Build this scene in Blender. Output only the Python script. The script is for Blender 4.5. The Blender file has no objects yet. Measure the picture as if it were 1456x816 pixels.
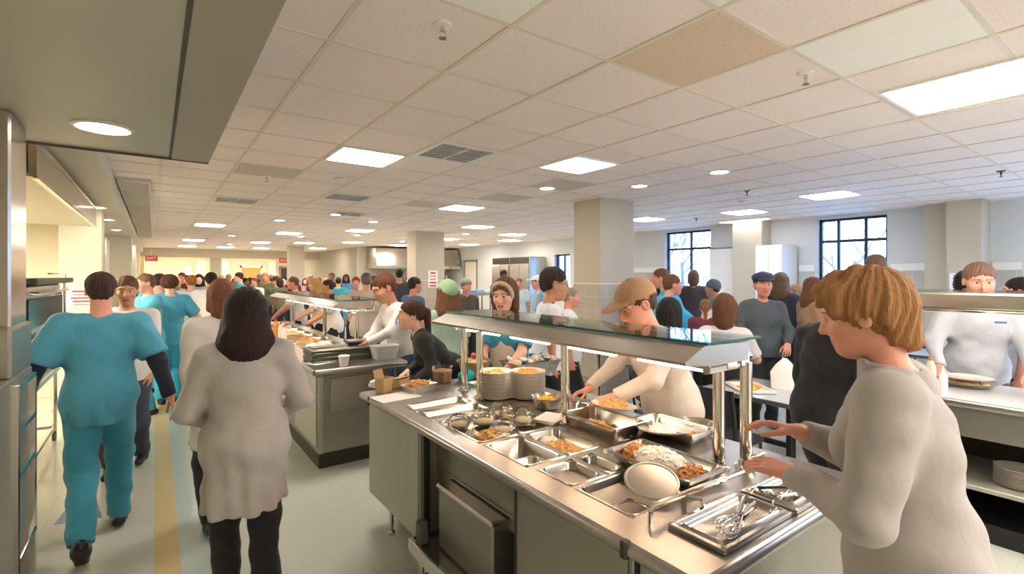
import bpy, bmesh, math, random
import numpy as np
from mathutils import Vector, Matrix

sc = bpy.context.scene
COL = sc.collection
R = random.Random(7)

# ---------------------------------------------------------------- camera ----
CAMH = 1.70
YAW = math.radians(35.85)
FPX, CX0, CY0 = 703.0, 728.0, 392.0
SN, CS = math.sin(YAW), math.cos(YAW)

def at(px, d):
    """world X, Y of the point seen at image column px at depth d"""
    r = (px - CX0) / FPX * d
    return (r * CS + d * SN, -r * SN + d * CS)

def ground(px, py, z=0.0):
    d = FPX * (CAMH - z) / (py - CY0)
    return at(px, d)

cam_data = bpy.data.cameras.new('camera')
cam = bpy.data.objects.new('camera', cam_data)
COL.objects.link(cam)
cam.location = (0, 0, CAMH)
cam.rotation_euler = (math.pi / 2, 0, -YAW)
cam_data.sensor_width = 36.0
cam_data.lens = 36.0 * FPX / 1456.0
cam_data.shift_y = -16.0 / 1456.0
cam_data.clip_start = 0.05
cam_data.clip_end = 300
sc.camera = cam

# ------------------------------------------------------------- materials ----
def lin(c):
    out = []
    for v in c[:3]:
        v = v / 255.0
        out.append(v / 12.92 if v <= 0.04045 else ((v + 0.055) / 1.055) ** 2.4)
    return tuple(out) + (1.0,)

MATS = {}
def mat(name, rgb, rough=0.5, metal=0.0, bump=0.0, bscale=60.0, var=0.0, vscale=6.0, coat=0.0, spec=0.5,
        emit=0.0, stretch=None, sheen=0.0, sub=0.0, bdist=0.01):
    if name in MATS:
        return MATS[name]
    m = bpy.data.materials.new(name)
    m.use_nodes = True
    nt = m.node_tree
    b = nt.nodes['Principled BSDF']
    b.inputs['Base Color'].default_value = lin(rgb)
    b.inputs['Roughness'].default_value = rough
    b.inputs['Metallic'].default_value = metal
    b.inputs['Specular IOR Level'].default_value = spec
    if coat:
        b.inputs['Coat Weight'].default_value = coat
        b.inputs['Coat Roughness'].default_value = 0.08
    if sheen:
        b.inputs['Sheen Weight'].default_value = sheen
    if sub:
        b.inputs['Subsurface Weight'].default_value = sub
        b.inputs['Subsurface Radius'].default_value = (0.02, 0.008, 0.004)
    if emit:
        b.inputs['Emission Color'].default_value = lin(rgb)
        b.inputs['Emission Strength'].default_value = emit
    if bump or var or stretch:
        tc = nt.nodes.new('ShaderNodeTexCoord')
        mp = nt.nodes.new('ShaderNodeMapping')
        nt.links.new(tc.outputs['Object'], mp.inputs['Vector'])
        if stretch:
            mp.inputs['Scale'].default_value = stretch
        if bump:
            n = nt.nodes.new('ShaderNodeTexNoise')
            n.inputs['Scale'].default_value = bscale
            n.inputs['Detail'].default_value = 4
            nt.links.new(mp.outputs['Vector'], n.inputs['Vector'])
            bp = nt.nodes.new('ShaderNodeBump')
            bp.inputs['Strength'].default_value = bump
            bp.inputs['Distance'].default_value = bdist
            nt.links.new(n.outputs['Fac'], bp.inputs['Height'])
            nt.links.new(bp.outputs['Normal'], b.inputs['Normal'])
        if var:
            n2 = nt.nodes.new('ShaderNodeTexNoise')
            n2.inputs['Scale'].default_value = vscale
            n2.inputs['Detail'].default_value = 5
            nt.links.new(mp.outputs['Vector'], n2.inputs['Vector'])
            mx = nt.nodes.new('ShaderNodeMix')
            mx.data_type = 'RGBA'
            c = lin(rgb)
            mx.inputs['A'].default_value = tuple(max(0, v * (1 - var)) for v in c[:3]) + (1,)
            mx.inputs['B'].default_value = tuple(min(1, v * (1 + var)) for v in c[:3]) + (1,)
            nt.links.new(n2.outputs['Fac'], mx.inputs['Factor'])
            nt.links.new(mx.outputs['Result'], b.inputs['Base Color'])
    MATS[name] = m
    return m

def emis(name, rgb, s):
    if name in MATS:
        return MATS[name]
    m = bpy.data.materials.new(name)
    m.use_nodes = True
    nt = m.node_tree
    for n in list(nt.nodes):
        nt.nodes.remove(n)
    e = nt.nodes.new('ShaderNodeEmission')
    e.inputs['Color'].default_value = lin(rgb)
    e.inputs['Strength'].default_value = s
    o = nt.nodes.new('ShaderNodeOutputMaterial')
    nt.links.new(e.outputs[0], o.inputs['Surface'])
    MATS[name] = m
    return m

def glassmat(name, tint, refl=0.06, rough=0.02):
    """thin clear sheet: mostly transparent with a facing-angle reflection"""
    m = bpy.data.materials.new(name)
    m.use_nodes = True
    nt = m.node_tree
    for n in list(nt.nodes):
        nt.nodes.remove(n)
    t = nt.nodes.new('ShaderNodeBsdfTransparent')
    t.inputs['Color'].default_value = lin(tint)
    g = nt.nodes.new('ShaderNodeBsdfGlossy')
    g.inputs['Roughness'].default_value = rough
    lw = nt.nodes.new('ShaderNodeLayerWeight')
    lw.inputs['Blend'].default_value = 0.25
    ma = nt.nodes.new('ShaderNodeMath')
    ma.operation = 'MULTIPLY_ADD'
    ma.inputs[1].default_value = 0.75
    ma.inputs[2].default_value = refl
    nt.links.new(lw.outputs['Fresnel'], ma.inputs[0])
    mx = nt.nodes.new('ShaderNodeMixShader')
    nt.links.new(ma.outputs[0], mx.inputs['Fac'])
    nt.links.new(t.outputs[0], mx.inputs[1])
    nt.links.new(g.outputs[0], mx.inputs[2])
    o = nt.nodes.new('ShaderNodeOutputMaterial')
    nt.links.new(mx.outputs[0], o.inputs['Surface'])
    MATS[name] = m
    return m

STEEL = mat('brushed_steel', (196, 190, 180), 0.27, 0.95, 0.06, 90, 0.10, 5, stretch=(1, 1, 12))
STEELTOP = mat('worktop_steel', (164, 159, 152), 0.33, 0.92, 0.05, 40, 0.14, 9)
PANSTEEL = mat('pan_steel', (188, 180, 169), 0.20, 0.95, 0.006, 50, 0.08, 12)
PANELST = mat('panel_steel', (152, 148, 138), 0.42, 0.70, 0.05, 70, 0.14, 3.5, stretch=(1, 1, 3))
PANELGR = mat('panel_laminate', (172, 172, 160), 0.42, 0.25, 0.03, 60, 0.10, 5, stretch=(3, 3, .7))
DARKST = mat('dark_steel', (74, 70, 63), 0.45, 0.7)
CHROME = mat('chrome', (225, 220, 212), 0.12, 1.0)
BLACK = mat('black_plastic', (24, 24, 26), 0.45)
RUBBER = mat('rubber', (92, 92, 90), 0.6)
PLINTH = mat('plinth', (70, 66, 52), 0.6)
WALLP = mat('wall_paint', (220, 212, 196), 0.7, 0, 0.04, 120, 0.03, 2)
WALLB = mat('wall_paint_pale', (212, 214, 212), 0.7, 0, 0.04, 120, 0.03, 2)
COLP = mat('column_paint', (196, 186, 166), 0.6, 0, 0.04, 130, 0.03, 2)
SOFFIT = mat('soffit_paint', (178, 172, 156), 0.38, 0.0, 0.03, 5, 0.05, 1.6)
GYPSUM = mat('gypsum_paint', (208, 199, 180), 0.55, 0, 0.03, 40, 0.03, 2)
WHITEP = mat('white_paint', (238, 236, 230), 0.5)
PLASTW = mat('white_plastic', (236, 234, 228), 0.4)
PORC = mat('porcelain', (236, 229, 214), 0.22, 0, 0, 1, 0, 1, coat=0.4)
PAPER = mat('paper', (245, 243, 238), 0.85, 0, 0.12, 30)
KRAFT = mat('kraft_card', (196, 164, 116), 0.8, 0, 0.05, 80, 0.06, 20)
FOIL = mat('foil', (205, 203, 200), 0.22, 0.95, 0.9, 60)
FRAMEM = mat('window_frame', (36, 44, 66), 0.45, 0.3)
CEILM = mat('tbar', (226, 214, 196), 0.5)
LAMPW = emis('panel_light', (255, 243, 231), 9.0)
LAMPC = emis('panel_light_cool', (228, 236, 255), 8.0)
LAMPD = emis('downlight', (255, 243, 230), 14.0)
HEAT = emis('heat_lamp', (255, 218, 184), 7.0)
GLASS = glassmat('clear_glass', (236, 246, 242), 0.06)
WINGLASS = glassmat('window_glass', (232, 242, 250), 0.012)
CLEARPL = glassmat('clear_plastic', (240, 240, 236), 0.10, 0.08)
GEDGE = mat('glass_edge', (30, 92, 80), 0.1, 0, spec=0.8)

def tile_mat(name, base, line, sx, sy, sz, w=0.02, rough=0.35, speck=0.0, var=0.04):
    """flat colour with a world-aligned joint grid; sx/sy/sz = tile size, 0 = no joint along that axis"""
    m = bpy.data.materials.new(name)
    m.use_nodes = True
    nt = m.node_tree
    b = nt.nodes['Principled BSDF']
    b.inputs['Roughness'].default_value = rough
    tc = nt.nodes.new('ShaderNodeNewGeometry')
    sp = nt.nodes.new('ShaderNodeSeparateXYZ')
    nt.links.new(tc.outputs['Position'], sp.inputs[0])
    acc = None
    for ax, s in zip('XYZ', (sx, sy, sz)):
        if not s:
            continue
        d = nt.nodes.new('ShaderNodeMath'); d.operation = 'DIVIDE'; d.inputs[1].default_value = s
        nt.links.new(sp.outputs[ax], d.inputs[0])
        f = nt.nodes.new('ShaderNodeMath'); f.operation = 'FRACT'
        nt.links.new(d.outputs[0], f.inputs[0])
        l = nt.nodes.new('ShaderNodeMath'); l.operation = 'LESS_THAN'; l.inputs[1].default_value = w / s
        nt.links.new(f.outputs[0], l.inputs[0])
        if acc is None:
            acc = l
        else:
            mx = nt.nodes.new('ShaderNodeMath'); mx.operation = 'MAXIMUM'
            nt.links.new(acc.outputs[0], mx.inputs[0]); nt.links.new(l.outputs[0], mx.inputs[1])
            acc = mx
    n = nt.nodes.new('ShaderNodeTexNoise'); n.inputs['Scale'].default_value = 3.0; n.inputs['Detail'].default_value = 8
    nt.links.new(tc.outputs['Position'], n.inputs['Vector'])
    c = lin(base)
    m1 = nt.nodes.new('ShaderNodeMix'); m1.data_type = 'RGBA'
    m1.inputs['A'].default_value = tuple(v * (1 - var) for v in c[:3]) + (1,)
    m1.inputs['B'].default_value = tuple(min(1, v * (1 + var)) for v in c[:3]) + (1,)
    nt.links.new(n.outputs['Fac'], m1.inputs['Factor'])
    last = m1
    if speck:
        n3 = nt.nodes.new('ShaderNodeTexNoise'); n3.inputs['Scale'].default_value = 75.0; n3.inputs['Detail'].default_value = 2
        nt.links.new(tc.outputs['Position'], n3.inputs['Vector'])
        gt = nt.nodes.new('ShaderNodeMapRange')
        gt.inputs['From Min'].default_value = 0.60; gt.inputs['From Max'].default_value = 0.68
        gt.inputs['To Min'].default_value = 0.0; gt.inputs['To Max'].default_value = speck
        nt.links.new(n3.outputs['Fac'], gt.inputs['Value'])
        m3 = nt.nodes.new('ShaderNodeMix'); m3.data_type = 'RGBA'
        m3.inputs['B'].default_value = tuple(v * 0.55 for v in c[:3]) + (1,)
        nt.links.new(gt.outputs['Result'], m3.inputs['Factor'])
        nt.links.new(last.outputs['Result'], m3.inputs['A'])
        last = m3
    if acc is not None:
        m2 = nt.nodes.new('ShaderNodeMix'); m2.data_type = 'RGBA'
        m2.inputs['B'].default_value = lin(line)
        nt.links.new(acc.outputs[0], m2.inputs['Factor'])
        nt.links.new(last.outputs['Result'], m2.inputs['A'])
        last = m2
    nt.links.new(last.outputs['Result'], b.inputs['Base Color'])
    MATS[name] = m
    return m

CEIL = tile_mat('ceiling_tile', (244, 229, 221), (200, 190, 175), 0, 0, 0, rough=0.8, speck=0.35)
CEILGREY = tile_mat('ceiling_tile_grey', (208, 195, 182), (0, 0, 0), 0, 0, 0, rough=0.8, speck=0.3)
CEILTAN = tile_mat('ceiling_tile_tan', (224, 200, 174), (0, 0, 0), 0, 0, 0, rough=0.8, speck=0.35)
CEILWHT = tile_mat('ceiling_tile_white', (246, 243, 236), (0, 0, 0), 0, 0, 0, rough=0.8, speck=0.12)
WAINS = tile_mat('wainscot_tile', (190, 186, 176), (212, 210, 202), 0, 0.3, 0.3, w=0.008, rough=0.3)
COLTILE = tile_mat('column_tile', (186, 176, 160), (214, 206, 194), 0.2, 0.2, 0.2, w=0.006, rough=0.3)
FLOORM = tile_mat('floor_vinyl', (204, 208, 197), (192, 197, 187), 0.61, 0.61, 0, w=0.005, rough=0.16, speck=0.10)
FLOORT = tile_mat('floor_band', (186, 202, 197), (176, 192, 187), 0.61, 0.61, 0, w=0.005, rough=0.16, speck=0.10)

# ------------------------------------------------------------ mesh tools ----
class MB:
    def __init__(self):
        self.v = []; self.f = []; self.mi = []; self.mats = []
    def _m(self, m):
        if m is None:
            return 0
        if m not in self.mats:
            self.mats.append(m)
        return self.mats.index(m)
    def add(self, vs, fs, m=None, M=None):
        b = len(self.v)
        if M is not None:
            vs = [tuple(M @ Vector(p)) for p in vs]
        self.v.extend(tuple(p) for p in vs)
        i = self._m(m)
        for f in fs:
            self.f.append(tuple(a + b for a in f)); self.mi.append(i)
        return self
    def box(self, x0, x1, y0, y1, z0, z1, bev=0.0, m=None, M=None):
        if x1 < x0: x0, x1 = x1, x0
        if y1 < y0: y0, y1 = y1, y0
        if z1 < z0: z0, z1 = z1, z0
        if bev <= 0:
            vs = [(x, y, z) for z in (z0, z1) for y in (y0, y1) for x in (x0, x1)]
            fs = [(0, 2, 3, 1), (4, 5, 7, 6), (0, 1, 5, 4), (2, 6, 7, 3), (0, 4, 6, 2), (1, 3, 7, 5)]
            return self.add(vs, fs, m, M)
        b = min(bev, (x1 - x0) * .49, (y1 - y0) * .49, (z1 - z0) * .49)
        vs = []; idx = {}
        for sx in (0, 1):
            for sy in (0, 1):
                for sz in (0, 1):
                    c = [(x0, x1)[sx], (y0, y1)[sy], (z0, z1)[sz]]
                    s = [1 - 2 * sx, 1 - 2 * sy, 1 - 2 * sz]
                    for a in range(3):
                        p = [c[i] + (s[i] * b if i != a else 0) for i in range(3)]
                        idx[(sx, sy, sz, a)] = len(vs); vs.append(tuple(p))
        fs = []
        for a in range(3):
            o = [i for i in range(3) if i != a]
            for s in (0, 1):
                q = []
                for u, w in ((0, 0), (1, 0), (1, 1), (0, 1)):
                    k = [0, 0, 0]; k[a] = s; k[o[0]] = u; k[o[1]] = w
                    q.append(idx[(k[0], k[1], k[2], a)])
                flip = (a == 1) ^ (s == 0)
                fs.append(tuple(reversed(q)) if flip else tuple(q))
        for a in range(3):
            o = [i for i in range(3) if i != a]
            for u in (0, 1):
                for w in (0, 1):
                    k0 = [0, 0, 0]; k1 = [0, 0, 0]
                    k0[o[0]] = k1[o[0]] = u; k0[o[1]] = k1[o[1]] = w; k1[a] = 1
                    q = [idx[(*k0, o[0])], idx[(*k0, o[1])], idx[(*k1, o[1])], idx[(*k1, o[0])]]
                    fs.append(tuple(q))
        for sx in (0, 1):
            for sy in (0, 1):
                for sz in (0, 1):
                    fs.append(tuple(idx[(sx, sy, sz, a)] for a in range(3)))
        return self.add(vs, fs, m, M)
    def loft(self, loops, cap0=True, cap1=True, m=None, M=None, closed=True):
        n = len(loops[0]); vs = [p for l in loops for p in l]; fs = []
        for k in range(len(loops) - 1):
            for i in range(n if closed else n - 1):
                j = (i + 1) % n
                fs.append((k * n + i, k * n + j, (k + 1) * n + j, (k + 1) * n + i))
        if cap0: fs.append(tuple(reversed(range(n))))
        if cap1: fs.append(tuple(range((len(loops) - 1) * n, len(loops) * n)))
        return self.add(vs, fs, m, M)
    def tube(self, pts, r, n=10, m=None, M=None, cap=True):
        P = [Vector(p) for p in pts]
        rs = r if isinstance(r, (list, tuple)) else [r] * len(P)
        T = []
        for i in range(len(P)):
            a = P[max(0, i - 1)]; b = P[min(len(P) - 1, i + 1)]
            T.append((b - a).normalized() if (b - a).length > 1e-9 else Vector((0, 0, 1)))
        u = T[0].orthogonal().normalized(); loops = []
        for i, p in enumerate(P):
            u = (u - T[i] * u.dot(T[i]))
            u = u.normalized() if u.length > 1e-6 else T[i].orthogonal().normalized()
            w = T[i].cross(u)
            loops.append([tuple(p + (u * math.cos(2 * math.pi * k / n) + w * math.sin(2 * math.pi * k / n)) * rs[i]) for k in range(n)])
        return self.loft(loops, cap, cap, m, M)
    def cyl(self, c, r, h, n=24, r2=None, m=None, M=None):
        x, y, z = c
        return self.lathe([(r, 0), (r if r2 is None else r2, h)], c, n, m, M, True, True)
    def lathe(self, prof, c=(0, 0, 0), n=28, m=None, M=None, cap0=False, cap1=False):
        loops = [[(c[0] + r * math.cos(2 * math.pi * k / n), c[1] + r * math.sin(2 * math.pi * k / n), c[2] + z) for k in range(n)] for r, z in prof]
        return self.loft(loops, cap0, cap1, m, M)
    def ell(self, c, r, nu=14, nv=9, m=None, M=None, jit=0.0, rnd=None):
        rr = (r, r, r) if not isinstance(r, (list, tuple)) else r
        vs = []; fs = []
        for j in range(nv + 1):
            t = math.pi * j / nv
            for i in range(nu):
                p = 2 * math.pi * i / nu
                q = 1 + (rnd.uniform(-jit, jit) if jit and 0 < j < nv else 0)
                vs.append((c[0] + rr[0] * math.sin(t) * math.cos(p) * q, c[1] + rr[1] * math.sin(t) * math.sin(p) * q, c[2] + rr[2] * math.cos(t) * q))
        for j in range(nv):
            for i in range(nu):
                k = (i + 1) % nu
                fs.append((j * nu + i, (j + 1) * nu + i, (j + 1) * nu + k, j * nu + k))
        return self.add(vs, fs, m, M)
    def build(self, name, m=None, parent=None, smooth=35, label=None):
        me = bpy.data.meshes.new(name)
        me.from_pydata(self.v, [], self.f)
        if self.mats:
            for q in self.mats: me.materials.append(q)
            me.polygons.foreach_set('material_index', self.mi)
        else:
            me.materials.append(m)
        me.validate(); me.update()
        bm = bmesh.new(); bm.from_mesh(me)
        bmesh.ops.recalc_face_normals(bm, faces=bm.faces)
        bm.to_mesh(me); bm.free()
        if smooth:
            me.polygons.foreach_set('use_smooth', [True] * len(me.polygons))
            me.set_sharp_from_angle(angle=math.radians(smooth))
        o = bpy.data.objects.new(name, me)
        COL.objects.link(o)
        if parent is not None: o.parent = parent
        if label: o['label'] = label
        return o

def rr(cx, cy, w, h, r, z, n=5):
    r = min(r, w * .499, h * .499); pts = []
    for (sx, sy, a0) in ((1, 1, 0), (-1, 1, 90), (-1, -1, 180), (1, -1, 270)):
        for k in range(n + 1):
            a = math.radians(a0 + 90 * k / n)
            pts.append((cx + sx * (w / 2 - r) + r * math.cos(a), cy + sy * (h / 2 - r) + r * math.sin(a), z))
    return pts

def tag(o, label, cat, group=None, kind=None):
    o['label'] = label; o['category'] = cat
    if group: o['group'] = group
    if kind: o['kind'] = kind
    return o

def empty(name, loc=(0, 0, 0), rz=0.0):
    o = bpy.data.objects.new(name, None)
    o.empty_display_size = 0.1
    COL.objects.link(o)
    o.location = loc; o.rotation_euler = (0, 0, rz)
    return o

def struct(o):
    o['kind'] = 'structure'
    return o

def copy_tree(o, parent=None):
    c = o.copy(); COL.objects.link(c)
    c.parent = parent
    for ch in list(o.children):
        copy_tree(ch, c)
    return c

NUMW = ['first', 'second', 'third', 'fourth', 'fifth', 'sixth', 'seventh', 'eighth', 'ninth', 'tenth', 'eleventh', 'twelfth',
        'thirteenth', 'fourteenth', 'fifteenth', 'sixteenth', 'seventeenth', 'eighteenth', 'nineteenth', 'twentieth']
# =============================================================== SETTING ====
CZ = 2.80                     # tiled ceiling
LZ = 2.45                     # near soffit
GZ = 2.62                     # plaster ceiling along the kitchen side
XR = 10.0                     # window wall
YB = 18.5                     # kitchen hood wall
YF = 28.0                     # end wall of the aisle
XK = -3.0                     # kitchen side wall

struct(MB().box(XK - .1, XR + .1, -4.1, YF + .1, -0.1, 0.0).build('floor', FLOORM, smooth=0))
struct(MB().box(.125, .30, -4, YF - 6, 0.0, 0.0012).build('floor_marking', FLOORT, smooth=0))
struct(MB().box(-.005, .125, -4, YF - 6, 0.0, 0.0016).build('floor_marking', mat('stripe_yellow', (212, 188, 134), .2, 0, 0, 1, .08, 9), smooth=0))
struct(MB().box(.30, .335, -4, YF - 6, 0.0, 0.0016).build('floor_marking', mat('stripe_cream', (218, 214, 196), .2, 0, 0, 1, .05, 9), smooth=0))
bt = MB(); bt.add([(-.56, 4.56, .0018), (-.30, 4.50, .0018), (-.44, 5.45, .0018)], [(0, 1, 2)])
struct(bt.build('floor_marking', mat('stripe_blue', (84, 132, 178), .2), smooth=0))

# ceiling: slab + T-bar grid + odd tiles
ceil_ob = struct(MB().box(-.40, XR + .1, -4.1, YF + .1, CZ, CZ + .12).build('ceiling', CEIL, smooth=0))
tb = MB()
GX0, GY0, TS = 1.27, 2.37, 0.61
xs_ = [GX0 + TS * k for k in range(-3, 15) if -.4 < GX0 + TS * k < XR]
ys_ = [GY0 + TS * k for k in range(-10, 42) if -4 < GY0 + TS * k < YF]
for x in xs_: tb.box(x - .011, x + .011, -4, YF, CZ - .006, CZ + .002)
for y in ys_: tb.box(-.38, XR, y - .011, y + .011, CZ - .005, CZ + .002)
tb.build('ceiling_grid', CEILM, ceil_ob, smooth=0)
def tile(i, j, m):           # lower left grid corner counted from GX0, GY0
    x, y = GX0 + TS * i, GY0 + TS * j
    MB().box(x + .011, x + TS - .011, y + .011, y + TS - .011, CZ - .0035, CZ + .01).build('ceiling_tile', m, ceil_ob, smooth=0)
tile(1, -2, CEILTAN); tile(-1, -2, CEILWHT); tile(0, -3, CEILWHT); tile(4, 3, CEILGREY)
tile(-1, 5, CEILGREY); tile(3, 7, CEILGREY); tile(4, 5, CEILGREY)

# plaster ceiling along the kitchen, near soffit with its seams
struct(MB().box(XK, -.36, 3.83, YF, GZ, CZ + .1).build('ceiling_plaster', GYPSUM, smooth=0))
sf = MB().box(XK, .285, -4, 3.83, LZ, CZ + .1)
so = struct(sf.build('ceiling_soffit', SOFFIT, smooth=0))
MB().box(.072, .084, -4, 3.83, LZ - .004, LZ + .002).box(XK, .285, 3.815, 3.832, LZ - .012, LZ + .03).build('soffit_seam', mat('seam', (88, 82, 68), .7), so, smooth=0)
MB().box(.086, .287, -4, 3.83, LZ - .008, LZ + .002).build('soffit_strip', mat('soffit_strip', (160, 152, 138), .4, 0, .02, 5, .04, 2), so, smooth=0)

# walls
def wall(name, x0, x1, y0, y1, z0, z1, m=WALLP):
    return struct(MB().box(x0, x1, y0, y1, z0, z1).build(name, m, smooth=0))
wall('wall_far', XK, 6.3, YF, YF + .1, 0, CZ, mat('far_wall_paint', (232, 214, 178), .7))
wall('wall_back', 6.2, XR + .1, YB, YB + .1, 0, CZ)
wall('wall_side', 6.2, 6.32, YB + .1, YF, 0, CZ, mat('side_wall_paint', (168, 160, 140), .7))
wall('wall_kitchen', XK - .1, XK, -4, YF, 0, CZ, mat('kitchen_wall', (236, 228, 204), .6))
wall('wall_near', XK, XR, -4.1, -4.0, 0, CZ)
wall('wall_kitchen_front', XK, -.9, 9.4, 9.5, 0, GZ, mat('kitchen_front', (232, 224, 204), .7))
wall('wall_corridor', -1.05, -.95, 9.5, YF, 0, GZ, mat('kitchen_front', (0, 0, 0)))
wall('beam_far', XK, 6.3, 24.0, 24.3, 2.45, CZ, mat('beam_paint', (200, 190, 168), .7))

# window wall with its openings
W = [(-3.2, -.7), (-.05, 1.40), (3.05, 4.13), (6.31, 7.52), (10.9, 11.6)]  # first opening is out of view, added to let in more daylight
SILL, HEAD = .85, 2.74
prev = -4.0
for k, (a, b) in enumerate(W):
    wall('wall_window', XR, XR + .22, prev, a, 0, CZ, WALLB)
    z0, z1 = (SILL, HEAD) if k < 4 else (1.0, 2.35)
    wall('wall_window', XR, XR + .22, a, b, 0, z0, WALLB)
    wall('wall_window', XR, XR + .22, a, b, z1, CZ, WALLB)
    prev = b
    w = empty('window_%d' % (k + 1), (XR + .12, (a + b) / 2, z0)); struct(w)
    fr = MB(); hw = (b - a) / 2; hh = z1 - z0; t = .022
    fr.box(-.03, .03, -hw, -hw + 2 * t, 0, hh).box(-.03, .03, hw - 2 * t, hw, 0, hh).box(-.03, .03, -hw, hw, 0, 2 * t).box(-.03, .03, -hw, hw, hh - 2 * t, hh)
    fr.build('window_frame', FRAMEM, w, 0)
    mu = MB(); ph = 2.33 - z0
    if k < 4:
        mu.box(-.025, .025, -hw + .04, hw - .04, ph - .025, ph + .025)
    for q in ((-.2, .23) if k == 2 else (-.04,) if k == 3 else (0,)):
        mu.box(-.026, .026, q - .022, q + .022, .04, hh - .04)
    mu.build('mullion', FRAMEM, w, 0)
    MB().box(-.004, .004, -hw + .03, hw - .03, .03, hh - .03).build('pane', WINGLASS, w, 0)
    MB().box(-.16, .0, -hw - .02, hw + .02, -.03, .0, .004).build('window_sill', WHITEP, w, 0)
wall('wall_window', XR, XR + .22, prev, 16.1, 0, CZ, WALLB)
wall('wall_window', XR, XR + .22, 16.1, 17.1, 2.3, CZ, WALLB)
wall('wall_window', XR, XR + .22, 17.1, YB, 0, CZ, WALLB)
# wainscot and chair rail between the windows
for k, (a, b) in enumerate(((1.45, 1.76), (2.49, 3.0), (4.18, 4.45), (7.58, 8.9))):
    struct(MB().box(XR - .02, XR - .001, a, b, 0, 1.78).build('trim_%d' % (2 * k + 1), WAINS, smooth=0))
    struct(MB().box(XR - .035, XR - .001, a, b, 1.78, 1.90, .006).build('trim_%d' % (2 * k + 2), WHITEP, smooth=0))
# pilasters on the window wall
wall('column_window', 9.62, XR, 4.98, 5.58, 0, CZ, COLP)
wall('column_window', 9.72, XR, 2.165, 2.48, 0, CZ, COLP)
wall('column_window', 9.50, XR, 1.78, 2.165, 0, CZ, COLP)

# free-standing columns: painted shaft over a tiled foot
def column(x0, x1, y0, y1, cap=1.58, top=CZ, m=COLP):
    c = struct(empty('column', ((x0 + x1) / 2, (y0 + y1) / 2, 0)))
    w, d = (x1 - x0) / 2, (y1 - y0) / 2
    MB().box(-w, w, -d, d, cap, top).build('column_shaft', m, c, 0)
    MB().box(-w - .008, w + .008, -d - .008, d + .008, 0, cap).build('column_tiling', COLTILE, c, 0)
    MB().box(-w - .012, w + .012, -d - .012, d + .012, cap, cap + .012).build('column_trim', WHITEP, c, 0)
    return c
column(5.09, 5.80, 4.92, 5.46)
column(5.17, 5.94, 11.15, 11.68)
column(4.0, 4.5, 19.4, 19.9)
column(1.9, 2.3, 24.3, 24.7)
for (x0, x1, y0, y1) in ((-1.06, -.60, 9.0, 9.4), (-.84, -.44, 14.6, 15.1), (-.84, -.44, 18.0, 18.4), (-.84, -.44, 22.0, 22.4)):
    struct(MB().box(x0, x1, y0, y1, 0, GZ, .006).build('column_kitchen', mat('column_cream', (228, 220, 198), .5), smooth=0))

# steel-clad pier by the camera with its lower guard
pr = struct(empty('column_steel', (-.80, 3.2, 0)))
MB().box(-.25, .272, -.06, .28, 1.46, LZ, .01).build('cladding', mat('pier_steel', (196, 186, 170), .24, .9, .04, 40, .08, 4), pr, 0)
MB().box(-.27, .29, -.16, .29, 1.24, 1.47, .012).build('cap_band', mat('pier_band', (176, 170, 158), .3, .8, .03, 30), pr, 0)
MB().box(-.27, .292, -.45, .285, .0, 1.245, .008).build('lower_guard', PANELST, pr, 0)
pf = MB()
for z in (.06, .42, .80, 1.0, 1.2):
    pf.box(.285, .312, -.12, .27, z - .012, z + .012, .004)
for y in (-.12, .26):
    pf.box(.285, .312, y - .012, y + .012, .05, 1.21, .004)
pf.build('edge_frame', CHROME, pr, 0)

# door and steel things on the far stretch of the window wall
d1 = struct(empty('door_1', (XR + .06, 16.6, 0)))
MB().box(-.03, .03, -.46, .46, 0, 2.25, .004).build('door_leaf', mat('door_cream', (238, 232, 214), .5), d1, 0)
MB().box(-.09, .02, -.52, -.45, 0, 2.32).box(-.09, .02, .45, .52, 0, 2.32).box(-.09, .02, -.52, .52, 2.25, 2.32).build('door_frame', mat('door_trim', (150, 140, 120), .6), d1, 0)
MB().tube([(-.03, .36, 1.0), (-.08, .36, 1.0), (-.08, .25, 1.0)], .01).build('door_handle', CHROME, d1)

# end wall doors, lit side light
d2 = struct(empty('door_2', (3.95, YF - .02, 0)))
MB().box(-.42, .42, -.05, .0, 0, 2.1, .004).build('door_leaf', mat('door_wood', (206, 146, 70), .5, 0, 0, 1, .1, 8), d2, 0)
MB().box(-.5, -.42, -.08, .0, 0, 2.2).box(.42, .5, -.08, .0, 0, 2.2).box(-.5, .5, -.08, .0, 2.1, 2.2).build('door_frame', mat('door_trim_pale', (226, 218, 196), .5), d2, 0)
MB().tube([(-.34, -.05, 1.0), (-.34, -.11, 1.0), (-.22, -.11, 1.0)], .012).build('door_handle', CHROME, d2)
d3 = struct(empty('door_3', (5.75, YF - .02, 0)))
MB().box(-.42, .42, -.05, .0, 0, 2.1, .004).build('door_leaf', mat('door_dark', (58, 50, 42), .5), d3, 0)
MB().box(-.5, -.42, -.08, .0, 0, 2.2).box(.42, .5, -.08, .0, 0, 2.2).box(-.5, .5, -.08, .0, 2.1, 2.2).build('door_frame', mat('door_trim', (0, 0, 0)), d3, 0)
w5 = struct(empty('window_6', (1.3, YF - .02, .9)))
MB().box(-.1, .1, -.03, 0, 0, 1.25).build('pane', emis('lit_sidelight', (255, 248, 232), 2.2), w5, 0)
MB().box(-.14, -.1, -.05, 0, -.04, 1.29).box(.1, .14, -.05, 0, -.04, 1.29).box(-.14, .14, -.05, 0, 1.25, 1.29).box(-.14, .14, -.05, 0, -.04, 0).build('window_frame', mat('door_trim_pale', (0, 0, 0)), w5, 0)
for k, x in enumerate((-.4, 1.6, 2.6, 4.7)):
    struct(MB().box(x, x + .35, YF - .3, YF, 0, 2.45).build('column_end', mat('far_pier', (226, 214, 186), .6), smooth=0))

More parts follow.
